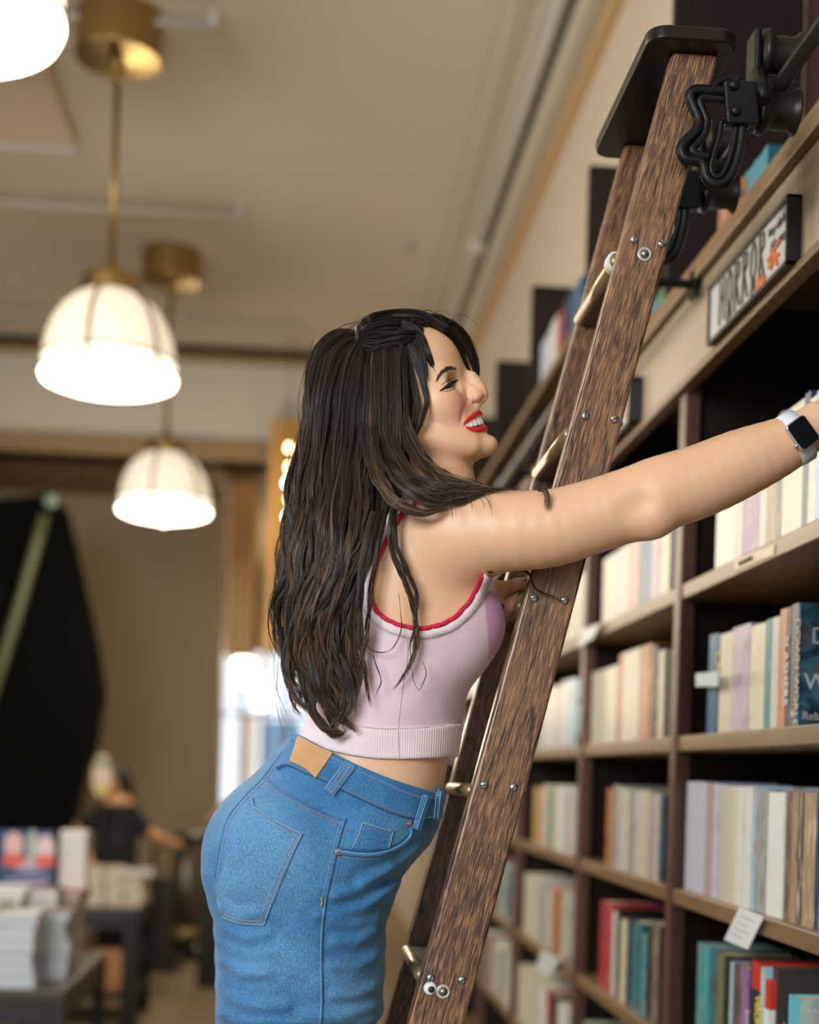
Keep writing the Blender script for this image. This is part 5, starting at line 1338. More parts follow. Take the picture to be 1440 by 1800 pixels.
Pc, Qc = surface(cloth_fn, (-.04, 1.90, W(600, 1345, 2.1)[2] - .02), (.33, 2.31, W(700, 870, 2.1)[2] + .02), .0029)
def knit_material():
    m = bpy.data.materials.new('pink_knit'); m.use_nodes = True; nt = m.node_tree; b = nt.nodes['Principled BSDF']
    at = lambda n: N(nt, 'ShaderNodeAttribute', attribute_name=n).outputs['Fac']
    tc = N(nt, 'ShaderNodeTexCoord'); n = N(nt, 'ShaderNodeTexNoise'); n.inputs['Scale'].default_value = 40; n.inputs['Detail'].default_value = 4
    nt.links.new(tc.outputs['Object'], n.inputs['Vector'])
    base = mixc(nt, n.outputs['Fac'], (.70, .51, .58), (.78, .61, .68))
    base = mixc(nt, at('panel'), base, (.62, .30, .50))
    base = mixc(nt, at('ribs'), base, (.78, .66, .68))
    nt.links.new(base, b.inputs['Base Color']); b.inputs['Roughness'].default_value = .85; b.inputs['Sheen Weight'].default_value = .35
    mp = N(nt, 'ShaderNodeMapping'); mp.inputs['Scale'].default_value = (1, 1, .7); nt.links.new(tc.outputs['Object'], mp.inputs[0])
    w1 = N(nt, 'ShaderNodeTexWave', wave_type='BANDS', bands_direction='X'); w1.inputs['Scale'].default_value = 260; w1.inputs['Distortion'].default_value = .4
    w2 = N(nt, 'ShaderNodeTexWave', wave_type='BANDS', bands_direction='Z'); w2.inputs['Scale'].default_value = 260; w2.inputs['Distortion'].default_value = .4
    nt.links.new(mp.outputs[0], w1.inputs['Vector']); nt.links.new(mp.outputs[0], w2.inputs['Vector'])
    ad = N(nt, 'ShaderNodeMath', operation='MULTIPLY'); nt.links.new(w1.outputs['Fac'], ad.inputs[0]); nt.links.new(w2.outputs['Fac'], ad.inputs[1])
    w3 = N(nt, 'ShaderNodeTexWave', wave_type='BANDS', bands_direction='X'); w3.inputs['Scale'].default_value = 90
    nt.links.new(tc.outputs['Object'], w3.inputs['Vector'])
    hm = N(nt, 'ShaderNodeMix'); hm.data_type = 'FLOAT'; nt.links.new(at('ribs'), hm.inputs[0]); nt.links.new(ad.outputs[0], hm.inputs[2]); nt.links.new(w3.outputs['Fac'], hm.inputs[3])
    bp = N(nt, 'ShaderNodeBump'); bp.inputs['Strength'].default_value = .35; bp.inputs['Distance'].default_value = .0012
    nt.links.new(hm.outputs[0], bp.inputs['Height']); nt.links.new(bp.outputs[0], b.inputs['Normal'])
    MATS['pink_knit'] = m; return m
m_knit = knit_material()
ahc = armhole(Pc); zbc = np.interp(Pc[:, 0], bandL[:, 0], bandL[:, 1]); ribs = np.clip(np.maximum((.0150 - ahc) / .001, (zbc - Pc[:, 2]) / .001), 0, 1)
pan = []
pedge = np.array([W(a, b, 2.05)[[2, 0]] for a, b in ((848, 1000), (838, 1035), (838, 1070), (842, 1100), (846, 1130), (850, 1160), (875, 1200))]); pedge = pedge[np.argsort(pedge[:, 0])]
pan = np.clip((Pc[:, 0] - np.interp(Pc[:, 2], pedge[:, 0], pedge[:, 1])) / .0015, 0, 1)
top = np_mesh('knit_top', Pc, Qc, m_knit, None, {'ribs': ribs, 'panel': pan}); adopt(top)
top['label'] = 'pale pink sleeveless knitted crop top with ribbed hem'
def sub(o, par):
    """child of a garment, world place kept"""
    o.parent = par; o.matrix_parent_inverse = Matrix.Translation(-_pinv) if par is None else Matrix.Identity(4)
    return o
m_red = mat('crimson_piping', (.60, .012, .055), .8, bump=.6, bscale=700)
skinned = lambda p: np.minimum(cloth_fn(p), body_noleft(p))
o = cord(skinned, [(a, b) for a, b in ARM], .0032, 'red_piping', m_red, top, off=.0010, n=150)
if o: o['label'] = 'crimson piping around the armhole'
# pale ribs of the armhole trim, one row of short cords
rb_ = MB(); am = smoothpl(ARM, 150); nrm = np.gradient(am, axis=0); nrm = np.stack([-nrm[:, 1], nrm[:, 0]], 1); nrm /= np.linalg.norm(nrm, axis=1)[:, None]
inner = am + nrm * 3.5; outer = am + nrm * 17
if np.linalg.norm(outer[60] - np.array([740, 1000])) < np.linalg.norm(am[60] - np.array([740, 1000])): inner, outer = am - nrm * 3.5, am - nrm * 17
Pi, k1 = march(skinned, inner); Po, k2 = march(skinned, outer); Pm_, k3 = march(skinned, (inner + outer) / 2)
for i in range(len(Pi)):
    if k1[i] and k2[i] and k3[i] and np.linalg.norm(Pi[i] - Po[i]) < .03: rb_.tube([Pi[i], Pm_[i], Po[i]], .0011, 5)
rb_.build('armhole_ribs', mat('pale_rib_yarn', (.80, .70, .72), .9), top, smooth=True)
cord(cloth_fn, [(a, b) for a, b in zip(outer[:, 0], outer[:, 1])][::8], .0007, 'rib_seam', mat('mauve_thread', (.42, .33, .38), .9), top, off=0, n=90)
cord(cloth_fn, [(716, 1118), (716, 1160), (709, 1200), (704, 1240), (700, 1280), (702, 1330)], .0009, 'side_seam', mat('pale_seam', (.62, .46, .52), .9), top, off=.0001, n=50)
cord(cloth_fn, [(545, 1256), (580, 1268), (620, 1275), (660, 1280), (700, 1281), (760, 1278), (800, 1272)], .0009, 'hem_seam', MATS['pale_seam'], top, off=.0001, n=60)

# ------------------------------------------------------------------ jeans
JT = tabz(smooth_table([(1270, 500, 800, .135), (1300, 508, 790, .137), (1330, 478, 788, .145), (1360, 452, 786, .152), (1395, 420, 783, .162), (1440, 392, 772, .176), (1480, 377, 754, .184), (1520, 373, 718, .185), (1555, 374, 694, .183), (1590, 380, 674, .178), (1630, 386, 669, .174), (1700, 389, 669, .17), (1760, 388, 668, .166)], 90))
def leg_tab(dx): return tabz(smooth_table([(1560, 395 + dx, 690 + dx, .100), (1600, 386 + dx, 670 + dx, .098), (1667, 391 + dx, 667 + dx, .097), (1745, 392 + dx, 661 + dx, .097), (1800, 393 + dx, 657 + dx, .097), (1900, 385 + dx, 640 + dx, .094), (2100, 370 + dx, 600 + dx, .088), (2350, 350 + dx, 545 + dx, .080), (2560, 330 + dx, 520 + dx, .076)], 60), 2.08)
JN, JF = leg_tab(0), leg_tab(-22)
wA, wB = W(521, 1291, 2.1), W(776, 1396, 2.1)
def waist_z(p):
    x = p[..., 0]; t = (x - wA[0]) / (wB[0] - wA[0]); sag = -.011 * np.clip((2.12 - p[..., 1]) / .13, -.5, 1) * np.clip(np.sin(np.clip(t, 0, 1) * math.pi), 0, 1)
    return wA[2] + (wB[2] - wA[2]) * t + sag
folds = [((700, 1560), (640, 1600), (560, 1610)), ((690, 1530), (640, 1560), (590, 1575)), ((665, 1640), (630, 1655), (590, 1655)), ((662, 1690), (630, 1700), (585, 1698)), ((660, 1745), (620, 1752), (590, 1750)),
         ((392, 1640), (430, 1650), (470, 1640)), ((390, 1700), (425, 1715), (470, 1712)), ((392, 1600), (420, 1612), (450, 1605)), ((740, 1500), (690, 1535), (640, 1545)), ((400, 1760), (440, 1772), (500, 1768)), ((665, 1620), (625, 1628), (585, 1622)), ((660, 1780), (600, 1790), (540, 1786))]
folds = [[W(a, b, 1.93) for a, b in f] for f in folds]
def jeans_fn(p):
    d = loft(p, JT, Y0, 2.35)
    z = p[..., 2]; yc = np.interp(z, [FEETZ, 1.35], [2.105, 2.03]); yc2 = np.interp(z, [FEETZ, 1.35], [2.225, 2.20])
    n1 = _leg(p, JN, yc); n2 = _leg(p, JF, yc2)
    d = smin(smin(d, n1, .03), n2, .03)
    d = smin(d, ell(p, W(470, 1500, 2.02), (.085, .085, .09)), .05)
    # folds
    for f in folds:
        m = np.minimum(cap2(p, f[0], f[1]), cap2(p, f[1], f[2])); d = d - .0028 * np.exp(-(m / .0075) ** 2) + .0020 * np.exp(-((m - .014) / .008) ** 2)
    d = d + .0006 * np.sin(z * 150 + 4 * np.sin(p[..., 0] * 30) + 9 * p[..., 1]) * np.clip((1.50 - z) / .10, 0, 1)
    return smax(d, (z - waist_z(p)) * .9, .0025)
def cap2(p, a, b):
    a = V3(a[[0, 2]]); b = V3(b[[0, 2]]); q = p[..., [0, 2]]; ba = b - a; h = np.clip(((q - a) @ ba) / (ba @ ba), 0, 1); return ln(q - a - h[..., None] * ba) + .06 * np.clip(p[..., 1] - 2.08, 0, 1)
def _leg(p, T, yc):
    z = p[..., 2]; xl = np.interp(z, T[:, 0], T[:, 1]); xr = np.interp(z, T[:, 0], T[:, 2]); hy = np.interp(z, T[:, 0], T[:, 3])
    a = (xr - xl) / 2; u = np.abs(p[..., 0] - (xl + xr) / 2) / a; v = np.abs(p[..., 1] - yc) / hy; q = (u ** 2.2 + v ** 2.2) ** (1 / 2.2)
    d = np.where(q < .3, -.03, (q - 1) * (a + hy) * .5) * .9
    return np.maximum(d, np.maximum(T[0, 0] - z, z - T[-1, 0])).astype(F32)
Pj, Qj = surface(jeans_fn, (-.24, 1.86, FEETZ + .08), (.24, 2.36, W(520, 1280, 2.1)[2] + .02), .0036)
def denim_material():
    m = bpy.data.materials.new('blue_denim'); m.use_nodes = True; nt = m.node_tree; b = nt.nodes['Principled BSDF']
    tc = N(nt, 'ShaderNodeTexCoord'); n = N(nt, 'ShaderNodeTexNoise'); n.inputs['Scale'].default_value = 16; n.inputs['Detail'].default_value = 5
    nt.links.new(tc.outputs['Object'], n.inputs['Vector'])
    mp = N(nt, 'ShaderNodeMapping'); mp.inputs['Scale'].default_value = (1, 1, .3); nt.links.new(tc.outputs['Object'], mp.inputs[0])
    n2 = N(nt, 'ShaderNodeTexNoise'); n2.inputs['Scale'].default_value = 900; n2.inputs['Detail'].default_value = 2; nt.links.new(mp.outputs[0], n2.inputs['Vector'])
    r = ramp(nt, n.outputs['Fac'], [(.35, (0, 0, 0)), (.68, (1, 1, 1))])
    c = mixc(nt, r.outputs[0], (.020, .138, .325), (.046, .210, .430))
    at = N(nt, 'ShaderNodeAttribute', attribute_name='worn').outputs['Fac']
    c = mixc(nt, at, c, (.20, .42, .62))
    r2 = ramp(nt, n2.outputs['Fac'], [(.35, (.62, .62, .62)), (.65, (1.25, 1.25, 1.25))])
    c = mixc(nt, 1.0, c, r2.outputs[0], 'MULTIPLY')
    nt.links.new(c, b.inputs['Base Color']); b.inputs['Roughness'].default_value = .8; b.inputs['Sheen Weight'].default_value = .15
    bp = N(nt, 'ShaderNodeBump'); bp.inputs['Strength'].default_value = .35; bp.inputs['Distance'].default_value = .0008
    nt.links.new(n2.outputs['Fac'], bp.inputs['Height']); nt.links.new(bp.outputs[0], b.inputs['Normal'])
    MATS['blue_denim'] = m; return m
m_denim = denim_material()
def gauss(P, pxpy, r, Y=1.95): c = W(*pxpy, Y); return np.exp(-(((P[:, 0] - c[0]) ** 2 + (P[:, 2] - c[2]) ** 2) / r ** 2))
worn = .55 * gauss(Pj, (470, 1500), .055) + .35 * gauss(Pj, (630, 1760), .05) + .3 * gauss(Pj, (430, 1420), .04) + .25 * gauss(Pj, (700, 1480), .03) + .25 * gauss(Pj, (480, 1700), .06)
jeans = np_mesh('jeans', Pj, Qj, m_denim, None, {'worn': np.clip(worn, 0, 1)}); adopt(jeans)
jeans['label'] = 'mid-blue high-waisted denim jeans'
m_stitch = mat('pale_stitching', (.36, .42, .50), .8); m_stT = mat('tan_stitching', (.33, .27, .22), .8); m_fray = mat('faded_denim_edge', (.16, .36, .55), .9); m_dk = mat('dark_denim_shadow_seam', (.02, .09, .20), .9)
J = jeans_fn
def dash(pl, name='stitching', m=None, r=.00055, gap=2.6, off=.0006):
    L = sum(np.linalg.norm(np.diff(np.array(pl, float), axis=0), axis=1)); n = int(L / gap); q = smoothpl(pl, max(4, n)); P, ok = march(J2, q); g = grad(J2, P.astype(F32)); P = P + g * off; b = MB()
    for i in range(0, len(P) - 1):
        a, c = P[i], P[i + 1]
        if np.linalg.norm(a - c) < .02: b.tube([a, a + (c - a) * .62], r, 4)
    return b.build(name, m or m_stitch, jeans)
J2 = J
wt = [(505, 1312), (527, 1303), (560, 1316), (589, 1330), (624, 1349), (671, 1370), (713, 1389), (744, 1399), (768, 1399)]
wb = [(486, 1352), (505, 1345), (535, 1358), (560, 1368), (612, 1394), (663, 1418), (702, 1433), (744, 1441), (766, 1438)]
wbnd = patch(J, wt, wb, .0028, .002, 'waistband', m_denim, jeans, n=60, k=9)
def J2(p): return J(p) - .0028
dash([(a + 0, b + 4) for a, b in wt[1:]], m=m_stitch); dash([(a, b - 4) for a, b in wb[1:]], m=m_stT)
cord(J2, wb, .0008, 'waistband_edge', m_dk, jeans, off=-.001, n=60)
J2 = J
# yoke
yk = [(466, 1366), (490, 1386), (520, 1404), (560, 1424), (601, 1441)]
cord(J, yk, .0018, 'yoke_seam', m_denim, jeans, n=40); cord(J, [(a, b + 1.5) for a, b in yk], .0007, 'seam_shadow', m_dk, jeans, off=.0004)
dash([(a - 1, b + 5) for a, b in yk], m=m_stT); dash([(a - 2, b + 11) for a, b in yk], m=m_stT)
# centre back seam
cb = [(515, 1300), (487, 1335), (460, 1370), (430, 1400), (400, 1440), (386, 1490), (378, 1540)]
cord(J, cb, .0013, 'centre_back_seam', m_denim, jeans, n=40); dash([(a + 5, b + 3) for a, b in cb], m=m_stT)
# back pocket
pkT = [(442, 1401), (446, 1418), (480, 1441), (531, 1466)]; pkB = [(380, 1560), (390, 1613), (425, 1624), (464, 1626)]
bp_ = patch(J, pkT, pkB, .0022, .001, 'back_pocket', m_denim, jeans, n=30, k=22, smooth=False)
a_ = bp_.data.attributes.new('worn', 'FLOAT', 'POINT'); a_.data.foreach_set('value', np.full(len(bp_.data.vertices), .30, F32))
def J2(p): return J(p) - .0022
rim = [(442, 1401), (446, 1418), (480, 1441), (531, 1466), (514, 1500), (492, 1548), (476, 1590), (464, 1626), (425, 1624), (390, 1613), (382, 1580)]
for i in range(len(rim) - 1):
    if i < 10: cord(J2, [rim[i], rim[i + 1]], .0011, 'pocket_edge', m_fray, bp_, n=10, smooth=False)
top_in = [(447, 1427), (480, 1450), (520, 1469)]; side_in = [(520, 1469), (505, 1500), (484, 1548), (468, 1588), (457, 1619)]; bot_in = [(457, 1619), (425, 1617), (394, 1607)]
for pl in (top_in, side_in, bot_in): dash(pl, m=m_stitch)
for pl in ([(446, 1421), (480, 1444), (526, 1467)], [(526, 1470), (511, 1500), (489, 1548), (473, 1588), (461, 1623)], [(461, 1623), (425, 1621), (391, 1610)]): dash(pl, m=m_stT)
J2 = J
# side seam
ss = [(624, 1408), (607, 1440), (601, 1458), (592, 1490), (584, 1530), (573, 1580), (566, 1640), (565, 1700), (566, 1760), (563, 1815)]
cord(J, ss[1:], .0016, 'side_seam', m_denim, jeans, n=80); cord(J, [(a + 3, b) for a, b in ss[1:]], .0007, 'seam_shadow', m_dk, jeans, off=.0002, n=80)
cord(J, [(a - 1.5, b) for a, b in ss[5:]], .0008, 'faded_seam_ridge', m_fray, jeans, off=.0010, n=60)
dash([(a - 6, b) for a, b in ss[1:6]], m=m_stitch); dash([(a + 8, b) for a, b in ss[2:6]], m=m_stT)
cord(J, [(565, 1577), (566, 1586), (564, 1593)], .0018, 'bar_tack', mat('tan_bar_tack', (.35, .22, .10), .8), jeans, off=.001, n=5)
# front pocket
fp = [(590, 1497), (620, 1502), (655, 1503), (690, 1494), (714, 1478), (722, 1462), (719, 1444)]
cord(J, fp, .0030, 'front_pocket_edge', m_denim, jeans, off=.0010, n=50); cord(J, [(a, b - 3) for a, b in fp], .0010, 'pocket_edge', m_fray, jeans, off=.0026, n=50)
dash([(a, b + 6) for a, b in fp[:5]], m=m_stitch); cord(J, [(a, b - 7) for a, b in fp], .0010, 'seam_shadow', m_dk, jeans, off=-.0002, n=50)
cpk = patch(J, [(638, 1446), (655, 1452), (691, 1462)], [(619, 1492), (650, 1493), (683, 1492)], .0018, .001, 'coin_pocket', m_denim, jeans, n=14, k=9, smooth=False)
def J2(p): return J(p) - .0018
for pl in ([(638, 1446), (691, 1462)], [(691, 1462), (684, 1490)], [(638, 1446), (630, 1470), (620, 1490)]): cord(J2, pl, .0010, 'pocket_edge', m_fray, cpk, n=12, smooth=False)
dash([(641, 1453), (687, 1467)], m=m_stT); dash([(687, 1467), (680, 1488)], m=m_stT); dash([(643, 1450), (628, 1486)], m=m_stT)
J2 = J
for a, b in ((595, 1498), (720, 1448)):
    P, ok = march(J, [(a, b)]); g = grad(J, P.astype(F32))[0]
    MB().lathe([(.0052, -.001), (.0052, .0022), (.0038, .0032), (.0022, .0024), (.0016, .0042), (0, .0046)], P[0], axis=g, n=20).build('rivet', mat('copper_rivet', (.50, .22, .14), .3, metal=.9), jeans, smooth=True)
# belt loops and leather patch
def J3(p): return J(p) - .0040
for i, (tp_, bt) in enumerate(((([(606, 1340), (624, 1348)]), ([(571, 1388), (585, 1399)])), (([(744, 1397), (752, 1400)]), ([(726, 1456), (733, 1459)])), (([(768, 1392), (776, 1390)]), ([(763, 1440), (770, 1436)])))):
    lp = patch(J, tp_, bt, .0068, .001, 'belt_loop', m_denim, jeans, n=5, k=14, smooth=False)
    a_ = lp.data.attributes.new('worn', 'FLOAT', 'POINT'); a_.data.foreach_set('value', np.full(len(lp.data.vertices), .22, F32))
    def J2(p): return J(p) - .0068
    for e in (0, 1):
        t0_, b0_ = tp_[e], bt[e]; cord(J2, [t0_, b0_], .0007, 'loop_edge', m_fray, lp, n=14, smooth=False)
    if i == 0: dash([(610, 1344), (577, 1392)], m=m_stT); dash([(618, 1347), (583, 1395)], m=m_stT)
J2 = J
m_patch = mat('tan_leather', (.50, .275, .115), .6, noise=.15, nscale=60, bump=.3, bscale=400)
pt_ = patch(J, [(528, 1296), (556, 1312), (586, 1326)], [(512, 1341), (536, 1352), (556, 1370)], .0052, .002, 'leather_patch', m_patch, jeans, n=16, k=12)
pt_['label'] = 'blank tan leather waistband patch'

# shoes standing on the tread
m_shoe = mat('white_canvas_shoe', (.55, .55, .53), .7)
for yf, nm in ((2.105, 'a'), (2.225, 'b')):
    x0 = float(XL(FEETZ)) + .03; zf = float(FEETZ)
    fn = lambda p: smax(smin(smin(chain(p, [(x0, yf, zf + .026), (x0 - .09, yf, zf + .040), (x0 - .150, yf, zf + .095)], (.030, .036, .033), .02), cap(p, (x0 - .150, yf, zf + .095), (x0 - .120, yf, zf + .17), .034, .040), .03), cap(p, (x0 - .155, yf, zf + .062), (x0 - .15, yf, zf + .1), .028, .03), .02), zf + .001 - p[..., 2], .004)
    Ps, Qs = surface(fn, (x0 - .22, yf - .06, zf - .01), (x0 + .05, yf + .06, zf + .24), .005)
    adopt(np_mesh('shoe', Ps, Qs, m_shoe))

# ------------------------------------------------------------------ watch
wc, ok = march(body_sdf, [(1408, 763)]); wc = wc[0]
axd = (RA[9] - RA[8]); axd /= np.linalg.norm(axd)
U1 = W(1408, 732, wc[1]) - W(1380, 753, wc[1]); U1 /= np.linalg.norm(U1)       # short side
U2 = W(1408, 794, wc[1]) - W(1380, 753, wc[1]); U2 -= U1 * (U2 @ U1); U2 /= np.linalg.norm(U2)
Nn = np.cross(U1, U2); Nn /= np.linalg.norm(Nn)
if Nn[1] > 0: Nn = -Nn
watch = empty('wristwatch'); watch.location = wc
def loc(P): return [np.array(p) - wc for p in P]
def rrect(c, u, v, a, b, r, n=6):
    out = []
    for sx_, sy_, a0 in ((1, 1, 0), (-1, 1, 90), (-1, -1, 180), (1, -1, 270)):
        for k in range(n + 1):
            t = math.radians(a0 + 90 * k / n); out.append(c + u * (sx_ * (a - r) + r * math.cos(t)) + v * (sy_ * (b - r) + r * math.sin(t)))
    return out
z0c = np.zeros(3)
MB().prism(rrect(Nn * .001, U1, U2, .0155, .0205, .006), Nn * .0075).build('watch_case', mat('silver_aluminium', (.50, .58, .66), .25, metal=.8), watch, bevel=.0012, seg=3)
MB().prism(rrect(Nn * .0086, U1, U2, .0145, .0192, .0055), Nn * .0012).build('watch_screen', mat('black_glass', (.006, .007, .009), .06, coat=1.0), watch, bevel=.0006)
MB().lathe([(.0032, 0), (.0032, .002), (.0024, .003)], U1 * -.0155 + U2 * .009 + Nn * .005, axis=-U1, n=16).build('crown_button', mat('crown_metal', (.55, .6, .65), .2, metal=.9), watch, smooth=True)
# strap: closed loop round the wrist
ctr = None; tt = ((wc - RA[8]) @ axd); ctr = RA[8] + axd * tt
ring_o = []
e1 = U2; e2 = np.cross(axd, U2); e2 /= np.linalg.norm(e2)
K = 48; sec = []
for k in range(K):
    a = 2 * math.pi * k / K; d = (e1 - axd * (e1 @ axd)) * math.cos(a) + e2 * math.sin(a); d /= np.linalg.norm(d)
    ts = np.linspace(.010, .08, 60); dd = body_sdf(np.array([ctr + d * t for t in ts]).astype(F32)); j = np.argmax(dd > 0); r = ts[j]
    sec.append((d, r))
mbs = MB(); rows = []
for d, r in sec + sec[:1]:
    rows.append([ctr - wc + d * (r - .001) - axd * .0112, ctr - wc + d * (r + .0016) - axd * .0112, ctr - wc + d * (r + .0022), ctr - wc + d * (r + .0016) + axd * .0112, ctr - wc + d * (r - .001) + axd * .0112])
mbs.grid(rows); mbs.build('watch_strap', mat('white_silicone', (.66, .72, .80), .35), watch, smooth=True)
tag(watch, 'square smart watch with black screen and white strap on her right wrist', 'watch')
tag(person, 'smiling woman with long brown hair, pink crop top and jeans reaching over the ladder', 'person')
# ------------------------------------------------------------------ hair
def hair_material():
    m = bpy.data.materials.new('brown_hair'); m.use_nodes = True; nt = m.node_tree; b = nt.nodes['Principled BSDF']
    at = lambda n: N(nt, 'ShaderNodeAttribute', attribute_name=n).outputs['Fac']
    r = ramp(nt, at('tone'), [(0.0, (.010, .007, .006)), (.35, (.028, .017, .012)), (.65, (.075, .044, .027)), (1.0, (.22, .135, .078))])
    nt.links.new(r.outputs[0], b.inputs['Base Color']); b.inputs['Roughness'].default_value = .30
    b.inputs['Specular IOR Level'].default_value = .55; b.inputs['Coat Weight'].default_value = .12; b.inputs['Coat Roughness'].default_value = .3
    MATS['brown_hair'] = m; return m
m_hair = hair_material()
HV, HQ, HT = [], [], []; hcount = [0]
def add_strands(P, r, tone):
    """P (n,K,3) strand centre lines, r (K,), tone (n,K)"""
    n, K, _ = P.shape; T = np.gradient(P, axis=1); T /= np.linalg.norm(T, axis=2, keepdims=True) + 1e-9
    view = P - EYE; view /= np.linalg.norm(view, axis=2, keepdims=True)
    u = np.cross(T, view); u /= np.linalg.norm(u, axis=2, keepdims=True) + 1e-9; w = np.cross(T, u)
    V = np.stack([P + r[None, :, None] * (u * math.cos(a) + w * math.sin(a)) for a in (0.52, 2.62, 4.71)], 2)     # n,K,3,3
    o = hcount[0]; idx = o + np.arange(n * K * 3).reshape(n, K, 3)
    a = idx[:, :-1, :]; b = idx[:, 1:, :]
    q = np.stack([a, np.roll(a, -1, 2), np.roll(b, -1, 2), b], -1).reshape(-1, 4)
    HV.append(V.reshape(-1, 3)); HQ.append(q); HT.append(np.repeat(tone.reshape(-1), 3)); hcount[0] += n * K * 3
def lock(guide, rads, n_, subs=6, K=34, wave=.0, wf=2.0, r0=.00034, tone0=.3, tip=.25, seed=0, fray=1.0, flat=.7, emin=.66):
    """guide [(px,py,Y)...] world curve of a lock; rads radius in px at each guide point"""
    n = int(n_ * 1.55) if n_ > 20 else n_; rs = np.random.RandomState(seed + len(guide) * 17 + n_)
    G = np.array([np.r_[W(*g), rad / 1250.] for g, rad in zip(guide, rads)])
    G = smoothpl(G, K); C, R_ = G[:, :3], G[:, 3]; T = np.gradient(C, axis=0); T /= np.linalg.norm(T, axis=1)[:, None] + 1e-9
    v = C - EYE; v /= np.linalg.norm(v, axis=1)[:, None]; u = np.cross(T, v); u /= np.linalg.norm(u, axis=1)[:, None] + 1e-9; w = np.cross(T, u)
    subs = subs + (3 if n_ > 60 else 0); sc = rs.uniform(-1, 1, (subs, 2)); sc /= np.maximum(1, np.linalg.norm(sc, axis=1))[:, None]; ph = rs.uniform(0, 6.28, (subs, 2))
    per = max(1, n // subs); t = np.linspace(0, 1, K); st = np.r_[0, np.cumsum(np.linalg.norm(np.diff(C, axis=0), axis=1))]
    for s in range(subs):
        lo_ = rs.normal(0, 1, (per, 2)) * .33
        shr = .40 * (1 - .55 * t) + .02 * fray
        cx = sc[s, 0] * .72 + .0 * t; cyv = sc[s, 1] * .72
        wv = wave * np.clip(t * 1.6 - .1, 0, 1); ox = cx * R_ + wv * np.sin(st * wf * 6.28 / .10 + ph[s, 0]) ; oy = cyv * R_ * flat + wv * .8 * np.cos(st * wf * 6.28 / .10 + ph[s, 1])
        jit = rs.normal(0, .0008, (per, 1, 2)) * np.clip(t * 1.5, 0, 1)[None, :, None] * np.sin(st * 60 + rs.uniform(0, 6.28, (per, 1)))[:, :, None]
        A = ox[None] + lo_[:, :1] * (shr * R_)[None] + jit[..., 0]; B_2 = oy[None] + lo_[:, 1:] * (shr * R_)[None] * flat + jit[..., 1]
        P = C[None] + A[..., None] * u[None] + B_2[..., None] * w[None]
        e0 = rs.uniform(0, .05, (per, 1)); e1_ = rs.uniform(emin, 1.0, (per, 1)) if per > 4 else np.ones((per, 1)); tt_ = (e0 + (e1_ - e0) * t[None]) * (K - 1)
        i0 = np.clip(tt_.astype(int), 0, K - 2); ff = (tt_ - i0)[..., None]; ar = np.arange(per)[:, None]; P = P[ar, i0] * (1 - ff) + P[ar, i0 + 1] * ff
        rr = r0 * np.clip(np.minimum(1, (1 - t) * 5 + .25), .2, 1)
        tn = np.clip(tone0 + rs.normal(0, .13) + rs.normal(0, .10, (per, 1)) + tip * t[None] ** 1.5, 0, 1) * np.ones((per, K))
        add_strands(P, rr, tn)

# curtain of long hair down the back: left and right outline of the fall
FALL = np.array([(590, 585, 690), (610, 562, 712), (650, 546, 722), (700, 541, 724), (750, 536, 716), (800, 524, 716), (850, 516, 722), (900, 514, 712), (950, 504, 690), (1000, 494, 668), (1050, 492, 655), (1100, 492, 644), (1150, 500, 636), (1200, 513, 630), (1250, 534, 616), (1290, 566, 612)], float)
def fall_x(y, s): return np.interp(y, FALL[:, 0], FALL[:, 1]) * (1 - s) + np.interp(y, FALL[:, 0], FALL[:, 2]) * s
def yc_of(y): return np.interp(y, [590, 700, 850, 1000, 1290], [2.085, 2.085, 2.10, 2.10, 2.11])
def dep(y): return np.interp(y, [590, 650, 760, 850, 950, 1100, 1290], [.055, .088, .098, .130, .155, .150, .135])
rsg = np.random.RandomState(5); core = []
def curtain(s, layer, i, n, tone0, ytop, yend, wave):
    """layer 0 nearest the viewer .. 1 middle .. -1 far side"""
    g, rd = [], []; ys = np.linspace(ytop, yend, 11); p1, p2 = 2.6 * s + .9 * layer + rsg.normal(0, .55) + 1.0, rsg.uniform(0, 6.28)
    for k, y in enumerate(ys):
        f = (y - 600) / 700; amp = wave * np.clip(f * 1.5 - .15, 0, 1)
        x = fall_x(y, s) + amp * math.sin(y / 42. + p1) + .35 * amp * math.sin(y / 19. + p2)
        ed = math.sqrt(max(0, 1 - (2 * s - 1) ** 2 * .85)); Yv = yc_of(y) - layer * dep(y) * (.35 + .65 * ed)
        if layer > .5: Yv -= .006
        g.append((x, y, Yv)); rd.append(np.interp(k, [0, 2, 7, 10], [9, 13, 15, 8]) * (1 if layer > 0 else 1.3))
    lock(g, rd, n, subs=7, wave=.0019 * (1 + wave / 12), wf=.75, tone0=tone0, tip=.42, seed=100 + i, K=40)
    core.append((g, rd))
i = 0
for layer, cnt, n in ((1.0, 17, 150), (.72, 12, 90), (.3, 10, 60), (-.2, 9, 60), (-.7, 9, 60)):
    for k in range(cnt):
        s = (k + .5) / cnt + rsg.uniform(-.02, .02)
        x0 = fall_x(620, s)
        ytop = np.interp(s, [0, .25, .45, .7, 1], [640, 600, 640, 634, 622]) if layer > .5 else 615
        yend = np.interp(s, [0, .15, .4, .7, 1], [1150, 1235, 1290, 1288, 1262]) + rsg.uniform(-45, 18)
        if s > .86 and layer > .5: yend = rsg.uniform(1090, 1240)
        curtain(s, layer, i, n, .24 + rsg.uniform(-.12, .20), ytop, yend, 12 + rsg.uniform(-2, 5)); i += 1
